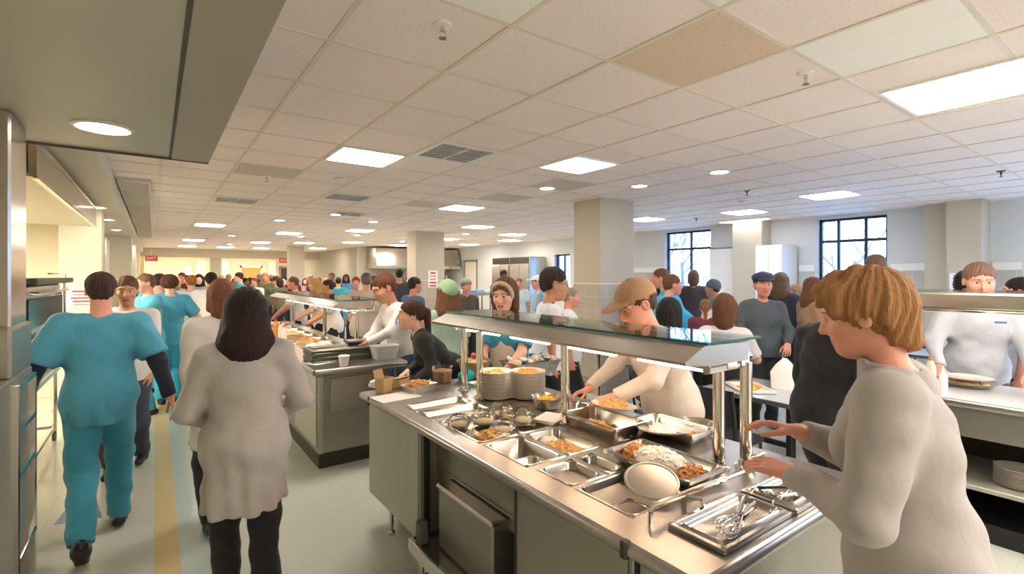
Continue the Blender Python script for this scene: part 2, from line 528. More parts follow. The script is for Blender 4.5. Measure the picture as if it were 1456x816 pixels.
# outdoors
struct(MB().box(XR + .25, 60, -30, 60, -.4, -.3).build('ground', mat('ground_outdoors', (186, 188, 190), .9, 0, 0, 1, .2, 1), smooth=0))
BARK = mat('bark', (116, 108, 108), .9)
def bare_tree(x, y, h, seed, label):
    r = random.Random(seed); mb = MB(); tr = MB()
    t = empty('bare_tree', (x, y, -.3))
    tr.tube([(0, 0, 0), (.05, .02, h * .2), (.0, .05, h * .45)], [.10, .07, .04], 8)
    def grow(p, d, L, rad, k):
        pts = [p]; q = Vector(p); v = Vector(d)
        for _ in range(4):
            v = (v + Vector((r.uniform(-.28, .28), r.uniform(-.28, .28), r.uniform(-.1, .22)))).normalized()
            q = q + v * (L / 4); pts.append(tuple(q))
        mb.tube(pts, [rad * (1 - .16 * i) for i in range(5)], 5)
        if k:
            for _ in range(3 if k > 1 else 4):
                i = r.randint(1, 4)
                nd = (v + Vector((r.uniform(-1, 1), r.uniform(-1, 1), r.uniform(-.3, .8)))).normalized()
                grow(pts[i], nd, L * .66, rad * .55, k - 1)
    for i in range(6):
        a = i * 1.05 + r.random()
        grow((0, .03, h * (.18 + .05 * i)), Vector((math.cos(a), math.sin(a), .9)).normalized(), h * .38, .026, 3)
    tr.build('trunk', BARK, t); mb.build('branches', BARK, t, 0)
    tag(t, label, 'tree', 'bare trees outside the windows')
bare_tree(13.2, 4.6, 5.2, 1, 'bare winter tree outside the window beside the white locker')
bare_tree(14.6, 6.6, 6.0, 2, 'tall bare tree seen at the far edge of the locker-side window')
bare_tree(13.4, 9.4, 5.4, 3, 'bare winter tree outside the window beside the large square column')
bare_tree(15.5, 11.6, 6.5, 4, 'farther bare tree behind the window nearest the square column')
bare_tree(14.0, 2.2, 5.6, 5, 'bare tree outside the window behind the chef counter')

# =========================================================== CEILING THINGS ==
def troffer(cx, cy, wx, wy, label, group=None, lamp=LAMPW, inner=.0, z=CZ):
    t = empty('ceiling_light', (cx, cy, z))
    f = MB(); a, b = wx / 2, wy / 2; e = .022
    f.box(-a, a, -b, -b + e, -.014, .002, .003).box(-a, a, b - e, b, -.014, .002, .003).box(-a, -a + e, -b + e, b - e, -.014, .002, .003).box(a - e, a, -b + e, b - e, -.014, .002, .003)
    f.build('frame', WHITEP, t, 0)
    l = MB(); n = 6
    l.loft([rr(0, 0, wx - 2 * e, wy - 2 * e, .01, -.004), rr(0, 0, wx - 2.6 * e, wy - 2.6 * e, .02, -.016), rr(0, 0, wx * .8, wy * .72, .04, -.026), rr(0, 0, wx * .3, wy * .3, .04, -.03)], False, True)
    l.build('diffuser', lamp, t)
    tag(t, label, 'ceiling light', group)
    return t
def gx(i): return GX0 + TS * (i + .5)
def gy(j): return GY0 + TS * (j + .5)
TW = TS - .03
G1 = 'square lit ceiling panels'
troffer(gx(0), gy(3), TW, TW, 'square lit ceiling panel above the aisle, nearer of two beside the vent', G1)
tile(2, -3, CEILWHT)
troffer(3.86, .80, .70, .64, 'largest lit ceiling panel, above the blond person in the pale coat', G1)
troffer(gx(4), gy(7), TW, TW, 'square lit ceiling panel just before the middle column with the poster', G1)
troffer(7.42, 2.92, TW, TW, 'bright square ceiling panel in front of the three-pane window', G1, LAMPC)
troffer(8.2, 4.55, TW, TW, 'bright ceiling panel in front of the white locker', G1, LAMPC)
troffer(7.7, 6.25, TW, TW, 'bright ceiling panel touching the edge of the large square column', G1, LAMPC)
troffer(9.45, 5.25, .25, 1.0, 'narrow lit ceiling strip close to the window wall', G1, emis('strip_dim', (246, 248, 255), 2.0))
troffer(gx(3), gy(2) - .3, TW, TW, 'pale softly lit ceiling panel above the glass guard', G1, emis('panel_dim', (255, 246, 232), 1.6))
far = [(4.06, 11.75), (5.8, 9.1), (7.8, 10.5), (7.3, 13.1), (2.8, 13.9), (5.2, 15.8), (8.9, 14.8), (1.16, 17.9), (2.5, 17.9), (3.9, 17.6),
       (1.1, 21.4), (2.4, 21.4), (3.7, 21.4), (5.0, 20.6), (1.1, 12.2), (7.2, 15.6 + 1.0), (9.0, 12.4)]
for k, (x, y) in enumerate(sorted(far, key=lambda q: q[1])):
    troffer(GX0 + TS * (round((x - GX0) / TS - .5) + .5), GY0 + TS * (round((y - GY0) / TS - .5) + .5), TW, TW,
            'small lit ceiling panel in the far half of the hall, %s nearest of these' % NUMW[k], 'lit ceiling panels in the far half of the hall')
for k, (x, y) in enumerate(((8.2, -1.6), (6.4, -1.6), (4.6, -1.6), (2.8, -1.6), (1.2, -1.6))):  # unseen fill panels, added to light the floor and people from the camera side
    troffer(gx(round((x - GX0) / TS)), gy(round((y - GY0) / TS)), TW * 2, TW, 'added unseen light panel behind the viewpoint, %s from the windows' % NUMW[k], G1, LAMPC if k < 2 else LAMPW)

for k, x in enumerate((.6, 2.6, 4.6)):  # hidden panels added behind the beam to brighten the end wall
    troffer(x, 26.3, TW * 2, TW, 'added hidden light panel beyond the far beam, %s from the cream columns' % NUMW[k], 'added hidden light panels beyond the far beam')

def downlight(x, y, z, label, r=.085, m=LAMPD, group='round recessed ceiling lights'):
    t = empty('recessed_light', (x, y, z))
    MB().lathe([(r, .004), (r * 1.28, .004), (r * 1.28, -.008), (r * 1.12, -.014), (r, -.008)], (0, 0, 0), 32).build('trim_ring', mat('ring_paint', (214, 206, 190), .4), t)
    MB().lathe([(r, -.006), (r * .6, -.012), (.001, -.014)], (0, 0, 0), 28, cap1=True).build('lens', m, t)
    tag(t, label, 'recessed light', group)
downlight(-.21, 3.22, LZ, 'round recessed light in the low grey soffit', .10)
downlight(3.98, 4.76, CZ, 'round ceiling light over the servers, farthest of three in a line')
downlight(4.79, 3.98, CZ, 'round ceiling light in front of the large square column, middle of three')
downlight(4.83, 2.95, CZ, 'round ceiling light nearest the viewpoint among three in a line')
fd = [(2.6, 9.0), (3.6, 9.8), (2.0, 10.6), (6.6, 11.2), (3.3, 14.6), (4.4, 13.2), (6.4, 14.8), (1.7, 15.4), (2.1, 19.6)]
for k, (x, y) in enumerate(sorted(fd, key=lambda q: q[1])):
    downlight(x, y, CZ, 'small round ceiling light deep in the hall, %s nearest of these' % NUMW[k], .09, LAMPD, 'round ceiling lights deep in the hall')
for k, y in enumerate((8.6, 10.4, 12.6, 15.2, 17.8)):
    downlight(-.62, y, GZ, 'round light in the plaster ceiling by the cream columns, %s nearest' % NUMW[k], .08, LAMPD, 'round lights in the plaster ceiling')

def vent(cx, cy, w, h, label, n=7, z=CZ):
    t = empty('ceiling_vent', (cx, cy, z))
    MB().box(-w / 2 + .03, w / 2 - .03, -h / 2 + .03, h / 2 - .03, -.004, .001).build('backing', mat('vent_dark', (168, 158, 148), .8), t, 0)
    f = MB(); a, b, e = w / 2, h / 2, .035
    f.box(-a, a, -b, -b + e, -.014, .002, .004).box(-a, a, b - e, b, -.014, .002, .004).box(-a, -a + e, -b + e, b - e, -.014, .002, .004).box(a - e, a, -b + e, b - e, -.014, .002, .004)
    f.build('frame', WHITEP, t, 0)
    for k in range(n):
        y = -b + e + (2 * b - 2 * e) * (k + .5) / n
        M = Matrix.Translation((0, y, -.006)) @ Matrix.Rotation(math.radians(38), 4, 'X')
        MB().box(-a + e, a - e, -.016, .016, -.0015, .0015, 0, None, M).build('slat', WHITEP, t, 0)
    MB().box(-.006, .006, -b + e, b - e, -.016, -.004).build('divider', WHITEP, t, 0)
    tag(t, label, 'ceiling vent', 'ceiling air vents')
vent(gx(1), gy(2), TW, TW, 'large louvred ceiling vent beside the lit panel over the aisle')
vent(gx(-1), gy(9), TW, TW, 'louvred ceiling vent over the walkway beyond the teal scrubs man')
vent(gx(1), gy(7), TW, TW, 'small louvred ceiling vent beyond the large one')
vent(gx(2), gy(10), TW, TW, 'far louvred ceiling vent near the middle column')
for k in range(9):
    y = 7.0 + 1.12 * k
    t = empty('linear_grille', (-.19, y + .53, CZ))
    MB().box(-.15, .15, -.53, .53, -.05, .0, .004).build('housing', mat('grille_grey', (214, 206, 194), .35, .2), t, 0)
    s = MB()
    for q in range(8): s.box(-.13, .13, -.5 + q * .132, -.42 + q * .132, -.054, -.049)
    s.build('louver', mat('grille_slot', (180, 172, 160), .4, .2), t, 0)
    tag(t, 'grey ceiling grille beside the plaster ceiling, %s in its line' % NUMW[k], 'ceiling grille', 'line of grey ceiling grilles')

def sprinkler(x, y, label, dark=False):
    m = mat('sprinkler_dark', (70, 66, 64), .4, .8) if dark else CHROME
    t = empty('sprinkler', (x, y, CZ))
    MB().lathe([(.001, 0), (.04, 0), (.038, -.008), (.016, -.012), (.001, -.012)], n=20).build('plate', WHITEP if not dark else m, t)
    MB().lathe([(.011, -.012), (.011, -.03), (.006, -.034)], n=12).tube([(.011, 0, -.03), (.016, 0, -.045), (.004, 0, -.06)], .003, 6).tube([(-.011, 0, -.03), (-.016, 0, -.045), (-.004, 0, -.06)], .003, 6).build('body', m, t)
    MB().lathe([(.001, -.058), (.018, -.06), (.018, -.063), (.001, -.063)], n=14).build('deflector', m, t)
    tag(t, label, 'sprinkler', 'ceiling sprinklers')
sprinkler(1.02, 1.93, 'chrome sprinkler head in the ceiling tile nearest the soffit')
sprinkler(2.86, 1.24, 'sprinkler at the edge of the tan ceiling tile')
sprinkler(6.2, 3.4, 'dark sprinkler head before the bright panel by the windows', True)
sprinkler(7.2, 1.2, 'dark sprinkler head above the balding chef', True)
sprinkler(1.0, 6.0, 'small sprinkler among the tiles over the aisle')
sprinkler(8.4, 5.6, 'dark sprinkler above the window beside the square column', True)

def detector(x, y, label):
    t = empty('smoke_detector', (x, y, CZ))
    MB().lathe([(.07, 0), (.07, -.012), (.055, -.03), (.03, -.038), (.001, -.038)], n=24, cap1=True).build('housing', PLASTW, t)
    MB().lathe([(.071, -.008), (.074, -.012), (.071, -.016)], n=24).build('ring', mat('ring_grey', (170, 166, 158), .5), t)
    tag(t, label, 'smoke detector')
detector(7.0, 3.9, 'white smoke detector on the ceiling before the locker')
detector(1.7, 5.65, 'white detector on the ceiling over the aisle behind the lit panel')

# hanging red exit signs deep in the hall
def exit_sign(x, y, z, label):
    t = empty('exit_sign', (x, y, z))
    MB().box(-.19, .19, -.02, .02, -.1, .1, .006).build('housing', mat('exit_red_box', (206, 40, 30), .5), t, 0)
    MB().box(-.004, .004, -.004, .004, .1, CZ - z).build('stem', WHITEP, t, 0)
    cu = bpy.data.curves.new('lettering', 'FONT'); cu.body = 'EXIT'; cu.size = .15; cu.align_x = 'CENTER'; cu.align_y = 'CENTER'; cu.extrude = .003
    cu.materials.append(PLASTW)
    lo = bpy.data.objects.new('lettering_curve', cu); COL.objects.link(lo)
    me = bpy.data.meshes.new_from_object(lo.evaluated_get(bpy.context.evaluated_depsgraph_get()))
    bpy.data.objects.remove(lo)
    lo = bpy.data.objects.new('lettering', me); COL.objects.link(lo); lo.parent = t
    lo.location = (0, -.022, 0); lo.rotation_euler = (math.pi / 2, 0, 0)
    tag(t, label, 'exit sign')
exit_sign(-.1, 23.2, 2.36, 'small red exit sign hanging beside the cream kitchen columns')
exit_sign(4.55, 23.2, 2.36, 'small red exit sign hanging beyond the wooden door')
# ======================================================= SERVING COUNTERS ====
def worktop_mesh(x0, x1, y0, y1, z, th, holes):
    mb = MB()
    xs = sorted({x0, x1, *[h[0] for h in holes], *[h[1] for h in holes]})
    ys = sorted({y0, y1, *[h[2] for h in holes], *[h[3] for h in holes]})
    def open_(i, j):
        if not (0 <= i < len(xs) - 1 and 0 <= j < len(ys) - 1): return True
        cx, cy = (xs[i] + xs[i + 1]) / 2, (ys[j] + ys[j + 1]) / 2
        return any(h[0] < cx < h[1] and h[2] < cy < h[3] for h in holes)
    for i in range(len(xs) - 1):
        for j in range(len(ys) - 1):
            if open_(i, j): continue
            a, b, c, d = xs[i], xs[i + 1], ys[j], ys[j + 1]
            mb.add([(a, c, z), (b, c, z), (b, d, z), (a, d, z)], [(0, 1, 2, 3)])
            mb.add([(a, c, z - th), (b, c, z - th), (b, d, z - th), (a, d, z - th)], [(3, 2, 1, 0)])
            for (di, dj, p, q) in ((-1, 0, (a, d), (a, c)), (1, 0, (b, c), (b, d)), (0, -1, (a, c), (b, c)), (0, 1, (b, d), (a, d))):
                if open_(i + di, j + dj):
                    mb.add([(*p, z), (*p, z - th), (*q, z - th), (*q, z)], [(0, 1, 2, 3)])
    return mb

def nose_strip(p0, p1, z, th, out):
    """rounded bull-nose from p0 to p1 bulging towards out (unit xy)"""
    mb = MB(); loops = []
    for p in (p0, p1):
        L = []
        for k in range(9):
            a = math.pi / 2 - math.pi * k / 8
            L.append((p[0] + out[0] * math.cos(a) * .022, p[1] + out[1] * math.cos(a) * .022, z - th / 2 + math.sin(a) * th / 2))
        loops.append(L)
    mb.loft(loops)
    return mb

def post(mb, x, y, z0, z1, r=.024):
    mb.tube([(x, y, z0 + .004), (x, y, z1)], r, 18)
def foot(mb, x, y, z0, r=.024):
    mb.lathe([(r * 1.75, 0), (r * 1.75, .008), (r * 1.2, .012), (r * 1.1, .035)], (x, y, z0), 22, cap0=True, cap1=True)

CT = .90
# ---- pans: (name, x0,x1,y0,y1, depth)
def pan(x0, x1, y0, y1, depth, label, z=CT, m=PANSTEEL, r=.035, rim=.014, group=None, cat='food pan', name='food_pan', lip=.012):
    cx, cy, w, h = (x0 + x1) / 2, (y0 + y1) / 2, x1 - x0, y1 - y0
    def L(ins, rad, zz): return rr(0, 0, w - 2 * ins, h - 2 * ins, max(rad, .003), zz)
    mb = MB()
    mb.loft([L(rim + .030, r - .004, -depth - .0025), L(rim + .010, r, -depth + .02), L(rim - .003, r, -.006), L(.001, .01, -lip), L(0, .01, 0), L(.003, .01, .003), L(rim - .002, r, .003),
             L(rim + .003, r, -.004), L(rim + .016, r - .004, -depth + .016), L(rim + .022, r - .006, -depth + .005), L(rim + .034, r - .01, -depth)], True, True)
    o = mb.build(name, m, None, 40)
    o.location = (cx, cy, z)
    tag(o, label, cat, group)
    return o

WELLS = [(1.24, 1.655, 2.665, 2.865), (1.24, 1.655, 2.45, 2.66), (1.25, 1.49, 2.0, 2.43), (1.495, 1.735, 2.0, 2.43),
         (1.255, 1.485, 1.635, 1.975), (1.49, 1.715, 1.635, 1.975), (1.275, 1.475, 1.385, 1.6), (1.48, 1.60, 1.385, 1.6), (1.275, 1.60, 1.085, 1.375)]
C1 = empty('serving_counter', (0, 0, 0))
tag(C1, 'long steel serving counter with food wells and glass guard in the middle', 'serving counter')
worktop_mesh(1.16, 2.27, .765, 3.37, CT, .03, WELLS).build('worktop', STEELTOP, C1, 0)
tb = nose_strip((1.16, .765), (1.16, .995), CT - .0005, .046, (-1, 0)); tb.build('edge_trim', STEELTOP, C1)
tb = nose_strip((1.16, 1.018), (1.16, 3.19), CT - .0005, .046, (-1, 0)); tb.build('edge_trim', STEELTOP, C1)
tb = nose_strip((1.16, 3.2), (1.16, 3.37), CT - .0005, .046, (-1, 0)); tb.build('edge_trim', STEELTOP, C1)
nose_strip((2.27, .765), (1.16, .765), CT - .0005, .046, (0, -1)).build('edge_trim', STEELTOP, C1)
nose_strip((1.16, 3.37), (2.27, 3.37), CT - .0005, .046, (0, 1)).build('edge_trim', STEELTOP, C1)
nose_strip((2.27, 3.37), (2.27, .765), CT - .0005, .046, (1, 0)).build('edge_trim', STEELTOP, C1)
MB().box(1.132, 1.165, .992, 1.02, CT - .05, CT + .004, .006).build('joint_clip', DARKST, C1)
MB().box(1.136, 1.165, 3.188, 3.2, CT - .05, CT + .002, .004).build('joint_clip', DARKST, C1)
# bodies
MB().box(1.20, 2.22, 2.53, 3.34, .21, .87, .004).build('cabinet', PANELGR, C1, 0)
MB().box(1.192, 1.2, 2.55, 3.32, .23, .85, .003).build('front_panel', PANELGR, C1, 0)
MB().box(1.20, 1.24, 2.49, 2.535, .06, .87, .003).build('leg', DARKST, C1, 0)
MB().box(1.30, 1.315, 1.63, 2.53, .55, .87).box(1.285, 1.315, 1.63, 2.45, .62, .628, .002).build('apron', PANELST, C1, 0)
MB().box(1.75, 1.78, 1.63, 2.53, .1, .87).build('back_panel', DARKST, C1, 0)
MB().box(1.2, 1.28, 1.615, 1.645, .1, .87).box(1.28, 2.22, 1.61, 1.63, .1, .87).build('side_panel', DARKST, C1, 0)
MB().box(1.20, 2.22, 1.02, 1.63, .12, .87, .004).build('cabinet', PANELST, C1, 0)
MB().box(1.192, 1.2, 1.04, 1.615, .14, .85, .003).build('front_panel', PANELST, C1, 0)
MB().box(1.21, 2.2, .80, 1.005, .12, .87, .004).build('cabinet', PANELST, C1, 0)
MB().box(1.2, 1.21, .815, .99, .14, .85, .003).build('front_panel', PANELST, C1, 0)
MB().box(1.24, 2.18, .793, .8, .14, .85, .003).build('end_panel', PANELST, C1, 0)
for (x, y) in ((1.26, 3.1), (1.26, 2.6), (2.15, 3.1), (2.15, 2.6), (1.26, 1.55), (1.26, .9), (2.15, .9), (2.15, 1.55)):
    MB().lathe([(.022, .0), (.024, .02), (.016, .03), (.016, .24)], (x, y, 0), 14, cap0=True).build('leg', CHROME, C1)
MB().box(1.40, 2.1, 2.6, 3.3, .0, .20).box(1.36, 2.1, .85, 1.58, .0, .12).build('plinth', PLINTH, C1, 0)
# tubular handle rail across the end of the wells
hr = MB(); z = CT + .052
hr.tube([(1.30, 1.035, CT), (1.30, 1.035, z - .015), (1.315, 1.035, z), (2.0, 1.005, z), (2.02, 1.005, z - .012), (2.02, 1.005, CT)], .010, 10)
hr.tube([(1.47, 1.028, z), (1.47, 1.028, CT)], .009, 8)
hr.tube([(1.47, 1.028, z - .004), (1.50, .985, z - .01), (1.53, .985, CT)], .008, 8)
hr.tube([(1.92, 1.01, z), (1.98, 1.08, z), (2.06, 1.06, z), (2.07, 1.06, z - .03), (2.07, 1.06, CT)], .010, 10)
hr.build('handle_rail', CHROME, C1)

def guard(name_label, posts, x_low, x_up, x_back, z_low, z_up, y0, y1, end_posts, cat='sneeze guard'):
    g = empty('sneeze_guard', (0, 0, 0)); tag(g, name_label, cat)
    for (x, y) in posts:
        mb = MB(); post(mb, x, y, CT, z_low - .05); p = mb.build('post', CHROME, g)
        fb = MB(); foot(fb, x, y, CT); fb.build('base_flange', CHROME, p)
    # sloped steel visor: closed wedge section swept along Y
    sec = [(x_low, z_low), (x_low + .01, z_low - .014), (x_up + .06, z_low - .03), (x_up + .30, z_low - .03), (x_up + .30, z_up - .012), (x_up, z_up - .004), (x_up - .012, z_up - .006)]
    loops = []
    for t in (0, 1):
        loops.append([(x, (y0 + (.14 if x < x_up - .02 else .0) * 0) if t == 0 else y1, zz) for x, zz in sec])
    MB().loft(loops).build('visor', STEEL, g, 0)
    # heat lamps under the visor
    n = max(2, int((y1 - y0) / .5))
    for k in range(n):
        yc = y0 + (y1 - y0) * (k + .5) / n; L = (y1 - y0) / n * .36
        h = MB().box(x_up + .07, x_up + .21, yc - L - .03, yc + L + .03, z_low - .055, z_low - .03, .006).build('lamp_housing', CHROME, g, 0)
        MB().tube([(x_up + .14, yc - L, z_low - .066), (x_up + .14, yc + L, z_low - .066)], .013, 10).build('heat_lamp', HEAT, h)
    gl = MB().box(x_up - .005, x_back, y0 - .01, y1 + .01, z_up - .002, z_up + .008).build('glass_shelf', GLASS, g, 0)
    e = MB().box(x_up - .0065, x_up - .0045, y0 - .01, y1 + .01, z_up - .002, z_up + .008).box(x_up - .005, x_back, y0 - .0115, y0 - .0095, z_up - .002, z_up + .008).box(x_up - .005, x_back, y1 + .0095, y1 + .0115, z_up - .002, z_up + .008)
    e.build('polished_edge', GEDGE, gl, 0)
    # end brackets
    for y in (y0 + .03, y1 - .03):
        b = MB()
        b.tube([(x_up + .02, y, z_up - .075), (x_back - .02, y, z_up - .075)], .016, 10).tube([(x_up + .05, y, z_low - .05), (x_back - .06, y, z_low - .05)], .018, 10)
        b.box(x_up + .16, x_up + .24, y - .02, y + .02, z_low - .06, z_up - .01, .006).box(x_back - .12, x_back - .05, y - .022, y + .022, z_low - .06, z_up - .005, .006)
        b.build('bracket', CHROME, g)
    return g
guard('steel visor and glass sneeze guard on posts over the middle counter', [(1.72, 2.74), (1.80, 2.0), (1.905, 1.165)], 1.55, 1.68, 2.06, 1.385, 1.44, 1.08, 3.10, None)
# the pair of rear posts stand on their own flanges
gx1 = [o for o in COL.objects if o.name == 'sneeze_guard'][0]
for (x, y) in ((1.745, 2.98), (2.0, 1.1)):
    mb = MB(); post(mb, x, y, CT, 1.34); p = mb.build('post', CHROME, gx1)
    fb = MB(); foot(fb, x, y, CT, .026); fb.build('base_flange', CHROME, p)

# ---- food wells in the counter
pan(*WELLS[0], .10, 'empty long steel pan nearest the paper sheet on the middle counter')
pan(*WELLS[1], .12, 'empty deep steel pan behind the first clear lids')
pan(*WELLS[2], .022, 'shallow steel pan under clear lids at the counter front edge')
pan(*WELLS[3], .022, 'shallow steel pan under clear containers beside the middle guard post')
pan(*WELLS[4], .12, 'steel pan with a smaller pan of brown food inside')
pan(*WELLS[5], .05, 'steel pan of creamy yellow food in the middle counter')
pan(*WELLS[6], .11, 'empty square steel pan ahead of the rice tray')
pan(*WELLS[7], .07, 'narrow steel pan wedged between square pan and rice tray')
pan(*WELLS[8], .12, 'deep steel pan under the leaning round lid')
pan(1.275, 1.425, 1.665, 1.80, .05, 'small steel insert pan holding brown food', z=CT - .03)
pan(1.30, 1.44, 1.11, 1.24, .07, 'small empty insert pan under the leaning round lid', z=CT - .03)
pan(1.75, 1.985, 1.60, 1.98, .09, 'raised steel pan of stew and rice beside the middle guard post', z=CT + .075)
pan(1.565, 1.82, 1.075, 1.50, .045, 'shiny steel tray heaped with white rice and browned food', z=CT + .05)
pan(1.315, 1.72, .785, .985, .0105, 'shallow steel sheet tray with whisks at the counter end', z=CT + .0138, rim=.018, r=.02, cat='tray', name='sheet_tray')
pan(1.735, 2.08, .78, .98, .0105, 'second steel sheet tray with spoons beside the whisk tray', z=CT + .0138, rim=.018, r=.02, cat='tray', name='sheet_tray')

# round steel lid leaning on the pan edge
ld = MB(); Mx = Matrix.Translation((1.47, 1.165, CT + .052)) @ Matrix.Rotation(math.radians(12), 4, 'X') @ Matrix.Rotation(math.radians(-12), 4, 'Y')
ld.lathe([(.001, .006), (.06, .005), (.088, .003), (.092, .006), (.098, .005), (.099, .002), (.094, .001), (.088, -.001), (.06, .001), (.001, .002)], n=48, M=Mx)
tag(ld.build('pan_lid', mat('lid_satin', (178, 176, 172), .36, .85), None, 25), 'round satin steel lid leaning over the pan by the handle rail', 'lid')

# ---- food
def food_mat(name, a, b, sc_=60, rough=.55, coat=0.0):
    m = mat(name, a, rough, 0, .18, sc_ * 1.5, coat=coat)
    nt = m.node_tree; bs = nt.nodes['Principled BSDF']
    tc = nt.nodes.new('ShaderNodeTexCoord'); n = nt.nodes.new('ShaderNodeTexNoise'); n.inputs['Scale'].default_value = sc_; n.inputs['Detail'].default_value = 3
    nt.links.new(tc.outputs['Object'], n.inputs['Vector'])
    mx = nt.nodes.new('ShaderNodeMix'); mx.data_type = 'RGBA'; mx.inputs['A'].default_value = lin(a); mx.inputs['B'].default_value = lin(b)
    mr = nt.nodes.new('ShaderNodeMapRange'); mr.inputs['From Min'].default_value = .4; mr.inputs['From Max'].default_value = .6
    nt.links.new(n.outputs['Fac'], mr.inputs['Value']); nt.links.new(mr.outputs['Result'], mx.inputs['Factor'])
    nt.links.new(mx.outputs['Result'], bs.inputs['Base Color'])
    return m
F_RICE = food_mat('rice', (250, 246, 238), (242, 234, 220), 120)
F_BROWN = food_mat('fried_brown', (178, 112, 52), (214, 158, 84), 70, coat=.2)
F_GOLD = food_mat('golden', (228, 182, 112), (202, 140, 72), 70, coat=.1)
F_CREAM = food_mat('cream_sauce', (238, 206, 128), (228, 186, 100), 20, .25, .4)
F_CORN = food_mat('corn', (240, 190, 44), (226, 160, 26), 90)
F_GREEN = food_mat('salad', (92, 140, 52), (140, 170, 70), 60)
F_PINK = food_mat('meat_pink', (206, 112, 90), (182, 80, 60), 50)
F_STEW = food_mat('stew', (186, 140, 92), (160, 108, 62), 40, .4)
F_PASTA = food_mat('pasta', (238, 214, 160), (226, 190, 120), 60)

def pile(name, cx, cy, z, rx, ry, h, n, m, size, label, seed, cat='food', kind='stuff', parent=None, base=None):
    r = random.Random(seed); mb = MB()
    b = MB()
    # low mound with many irregular morsels over it
    loops = []
    for k in range(6):
        t = k / 5
        s = math.cos(t * math.pi / 2) ** .7 if k < 5 else .02
        loops.append([(cx + rx * s * (1 + .08 * math.sin(3 * a + seed)) * math.cos(a), cy + ry * s * (1 + .08 * math.cos(2 * a + seed)) * math.sin(a), z + h * .7 * math.sin(t * math.pi / 2)) for a in [2 * math.pi * i / 22 for i in range(22)]])
    mb.loft(loops, True, True, base or m)
    for _ in range(n):
        a = r.uniform(0, 2 * math.pi); q = math.sqrt(r.random()) * .95
        x, y = cx + rx * q * math.cos(a), cy + ry * q * math.sin(a)
        zz = z + h * .7 * math.sqrt(max(0, 1 - q * q)) + r.uniform(-.1, .35) * size
        M = Matrix.Translation((x, y, zz)) @ Matrix.Rotation(r.uniform(0, 6), 4, 'Z') @ Matrix.Rotation(r.uniform(-.8, .8), 4, 'X')
        s = size * r.uniform(.6, 1.2)
        mb.ell((0, 0, 0), [s, s * r.uniform(.5, .9), s * r.uniform(.4, .7)], 7, 5, m, M, .22, r)
    o = mb.build(name, m, parent, 60)
    if parent is None: tag(o, label, cat, None, kind)
    return o
def sauce(cx, cy, z, w, h, m, label, name='sauce', r=.03):
    mb = MB(); L = rr(cx, cy, w, h, r, z)
    mb.loft([rr(cx, cy, w, h, r, z - .008), L, rr(cx, cy, w * .9, h * .9, r, z + .002)], True, True)
    return tag(mb.build(name, m), label, 'food', None, 'stuff')
zr = CT + .05
sauce(1.692, 1.287, zr - .03, .18, .34, F_CREAM, 'creamy layer at the base of the heaped rice tray')
pile('rice', 1.695, 1.30, zr - .03, .085, .12, .085, 170, F_RICE, .011, 'mound of white rice in the middle of the shiny tray', 11)
pile('browned_food', 1.70, 1.435, zr - .03, .07, .04, .055, 60, F_BROWN, .012, 'browned crispy food at the far end of the rice tray', 12)
pile('browned_food', 1.69, 1.145, zr - .03, .07, .05, .05, 60, F_BROWN, .011, 'browned food at the near end of the rice tray', 13)
sauce(1.6, 1.805, CT - .035, .17, .28, F_CREAM, 'creamy yellow sauce in the middle counter pan')
pile('browned_food', 1.585, 1.78, CT - .035, .06, .10, .035, 60, F_GOLD, .012, 'golden pieces over the creamy yellow sauce', 14)
pile('rice', 1.60, 1.90, CT - .035, .05, .045, .035, 30, F_RICE, .01, 'white food and greens at the end of the creamy pan', 15)
pile('browned_food', 1.35, 1.735, CT - .078, .045, .045, .035, 26, F_BROWN, .012, 'brown food in the small insert pan', 16)
sauce(1.865, 1.79, CT + .0, .19, .33, F_STEW, 'brown stew in the raised pan')
pile('stew', 1.86, 1.84, CT + .0, .08, .10, .05, 70, F_GOLD, .014, 'chunky golden stew heaped in the raised pan', 17)
pile('rice', 1.87, 1.68, CT + .0, .07, .06, .05, 60, F_RICE, .010, 'white rice at the near end of the raised pan', 18)
MB_ = sauce(1.54, 1.49, CT - .055, .07, .16, F_CREAM, 'pale sauce in the narrow wedge pan', r=.02)
pile('browned_food', 1.37, 2.09, CT - .016, .08, .06, .045, 50, F_GOLD, .013, 'golden food on the pan before the clear lids', 19)
pile('rice', 1.41, 2.045, CT - .016, .055, .03, .03, 30, F_RICE, .010, 'white food beside the golden food under the clear lids', 20)

# ---- clear domed lids and cups on the second frame
def dome(x, y, r, h, label, z=CT - .012, g='clear plastic containers on the middle counter'):
    t = empty('clear_container', (x, y, z))
    MB().lathe([(r * .8, 0), (r * .86, .002), (r, h * .45), (r * 1.04, h * .45), (r * 1.04, h * .5), (r * .98, h * .5)], n=28, cap0=True).build('bowl', CLEARPL, t)
    MB().lathe([(r * 1.05, h * .5), (r * 1.05, h * .56), (r * .93, h * .58), (r * .8, h * .85), (r * .6, h), (.001, h)], n=28).build('lid', CLEARPL, t)
    MB().ell((0, 0, h * .22), [r * .75, r * .75, h * .2], 14, 7).build('contents', mat('clear_contents', (232, 214, 178), .5, 0, .3, 60), t)
    tag(t, label, 'container', g)
dome(1.33, 2.33, .065, .06, 'clear domed container closest to the counter front edge')
dome(1.46, 2.28, .075, .075, 'large clear domed container in the middle of the cluster')
dome(1.47, 2.11, .07, .06, 'clear container right behind the golden food')
dome(1.60, 2.34, .065, .08, 'clear domed container nearest the empty deep pan', z=CT - .012)
dome(1.64, 2.17, .07, .085, 'tall clear container nearest the white napkins')
dome(1.585, 2.235, .045, .10, 'small clear cup among the domed containers', z=CT - .012)

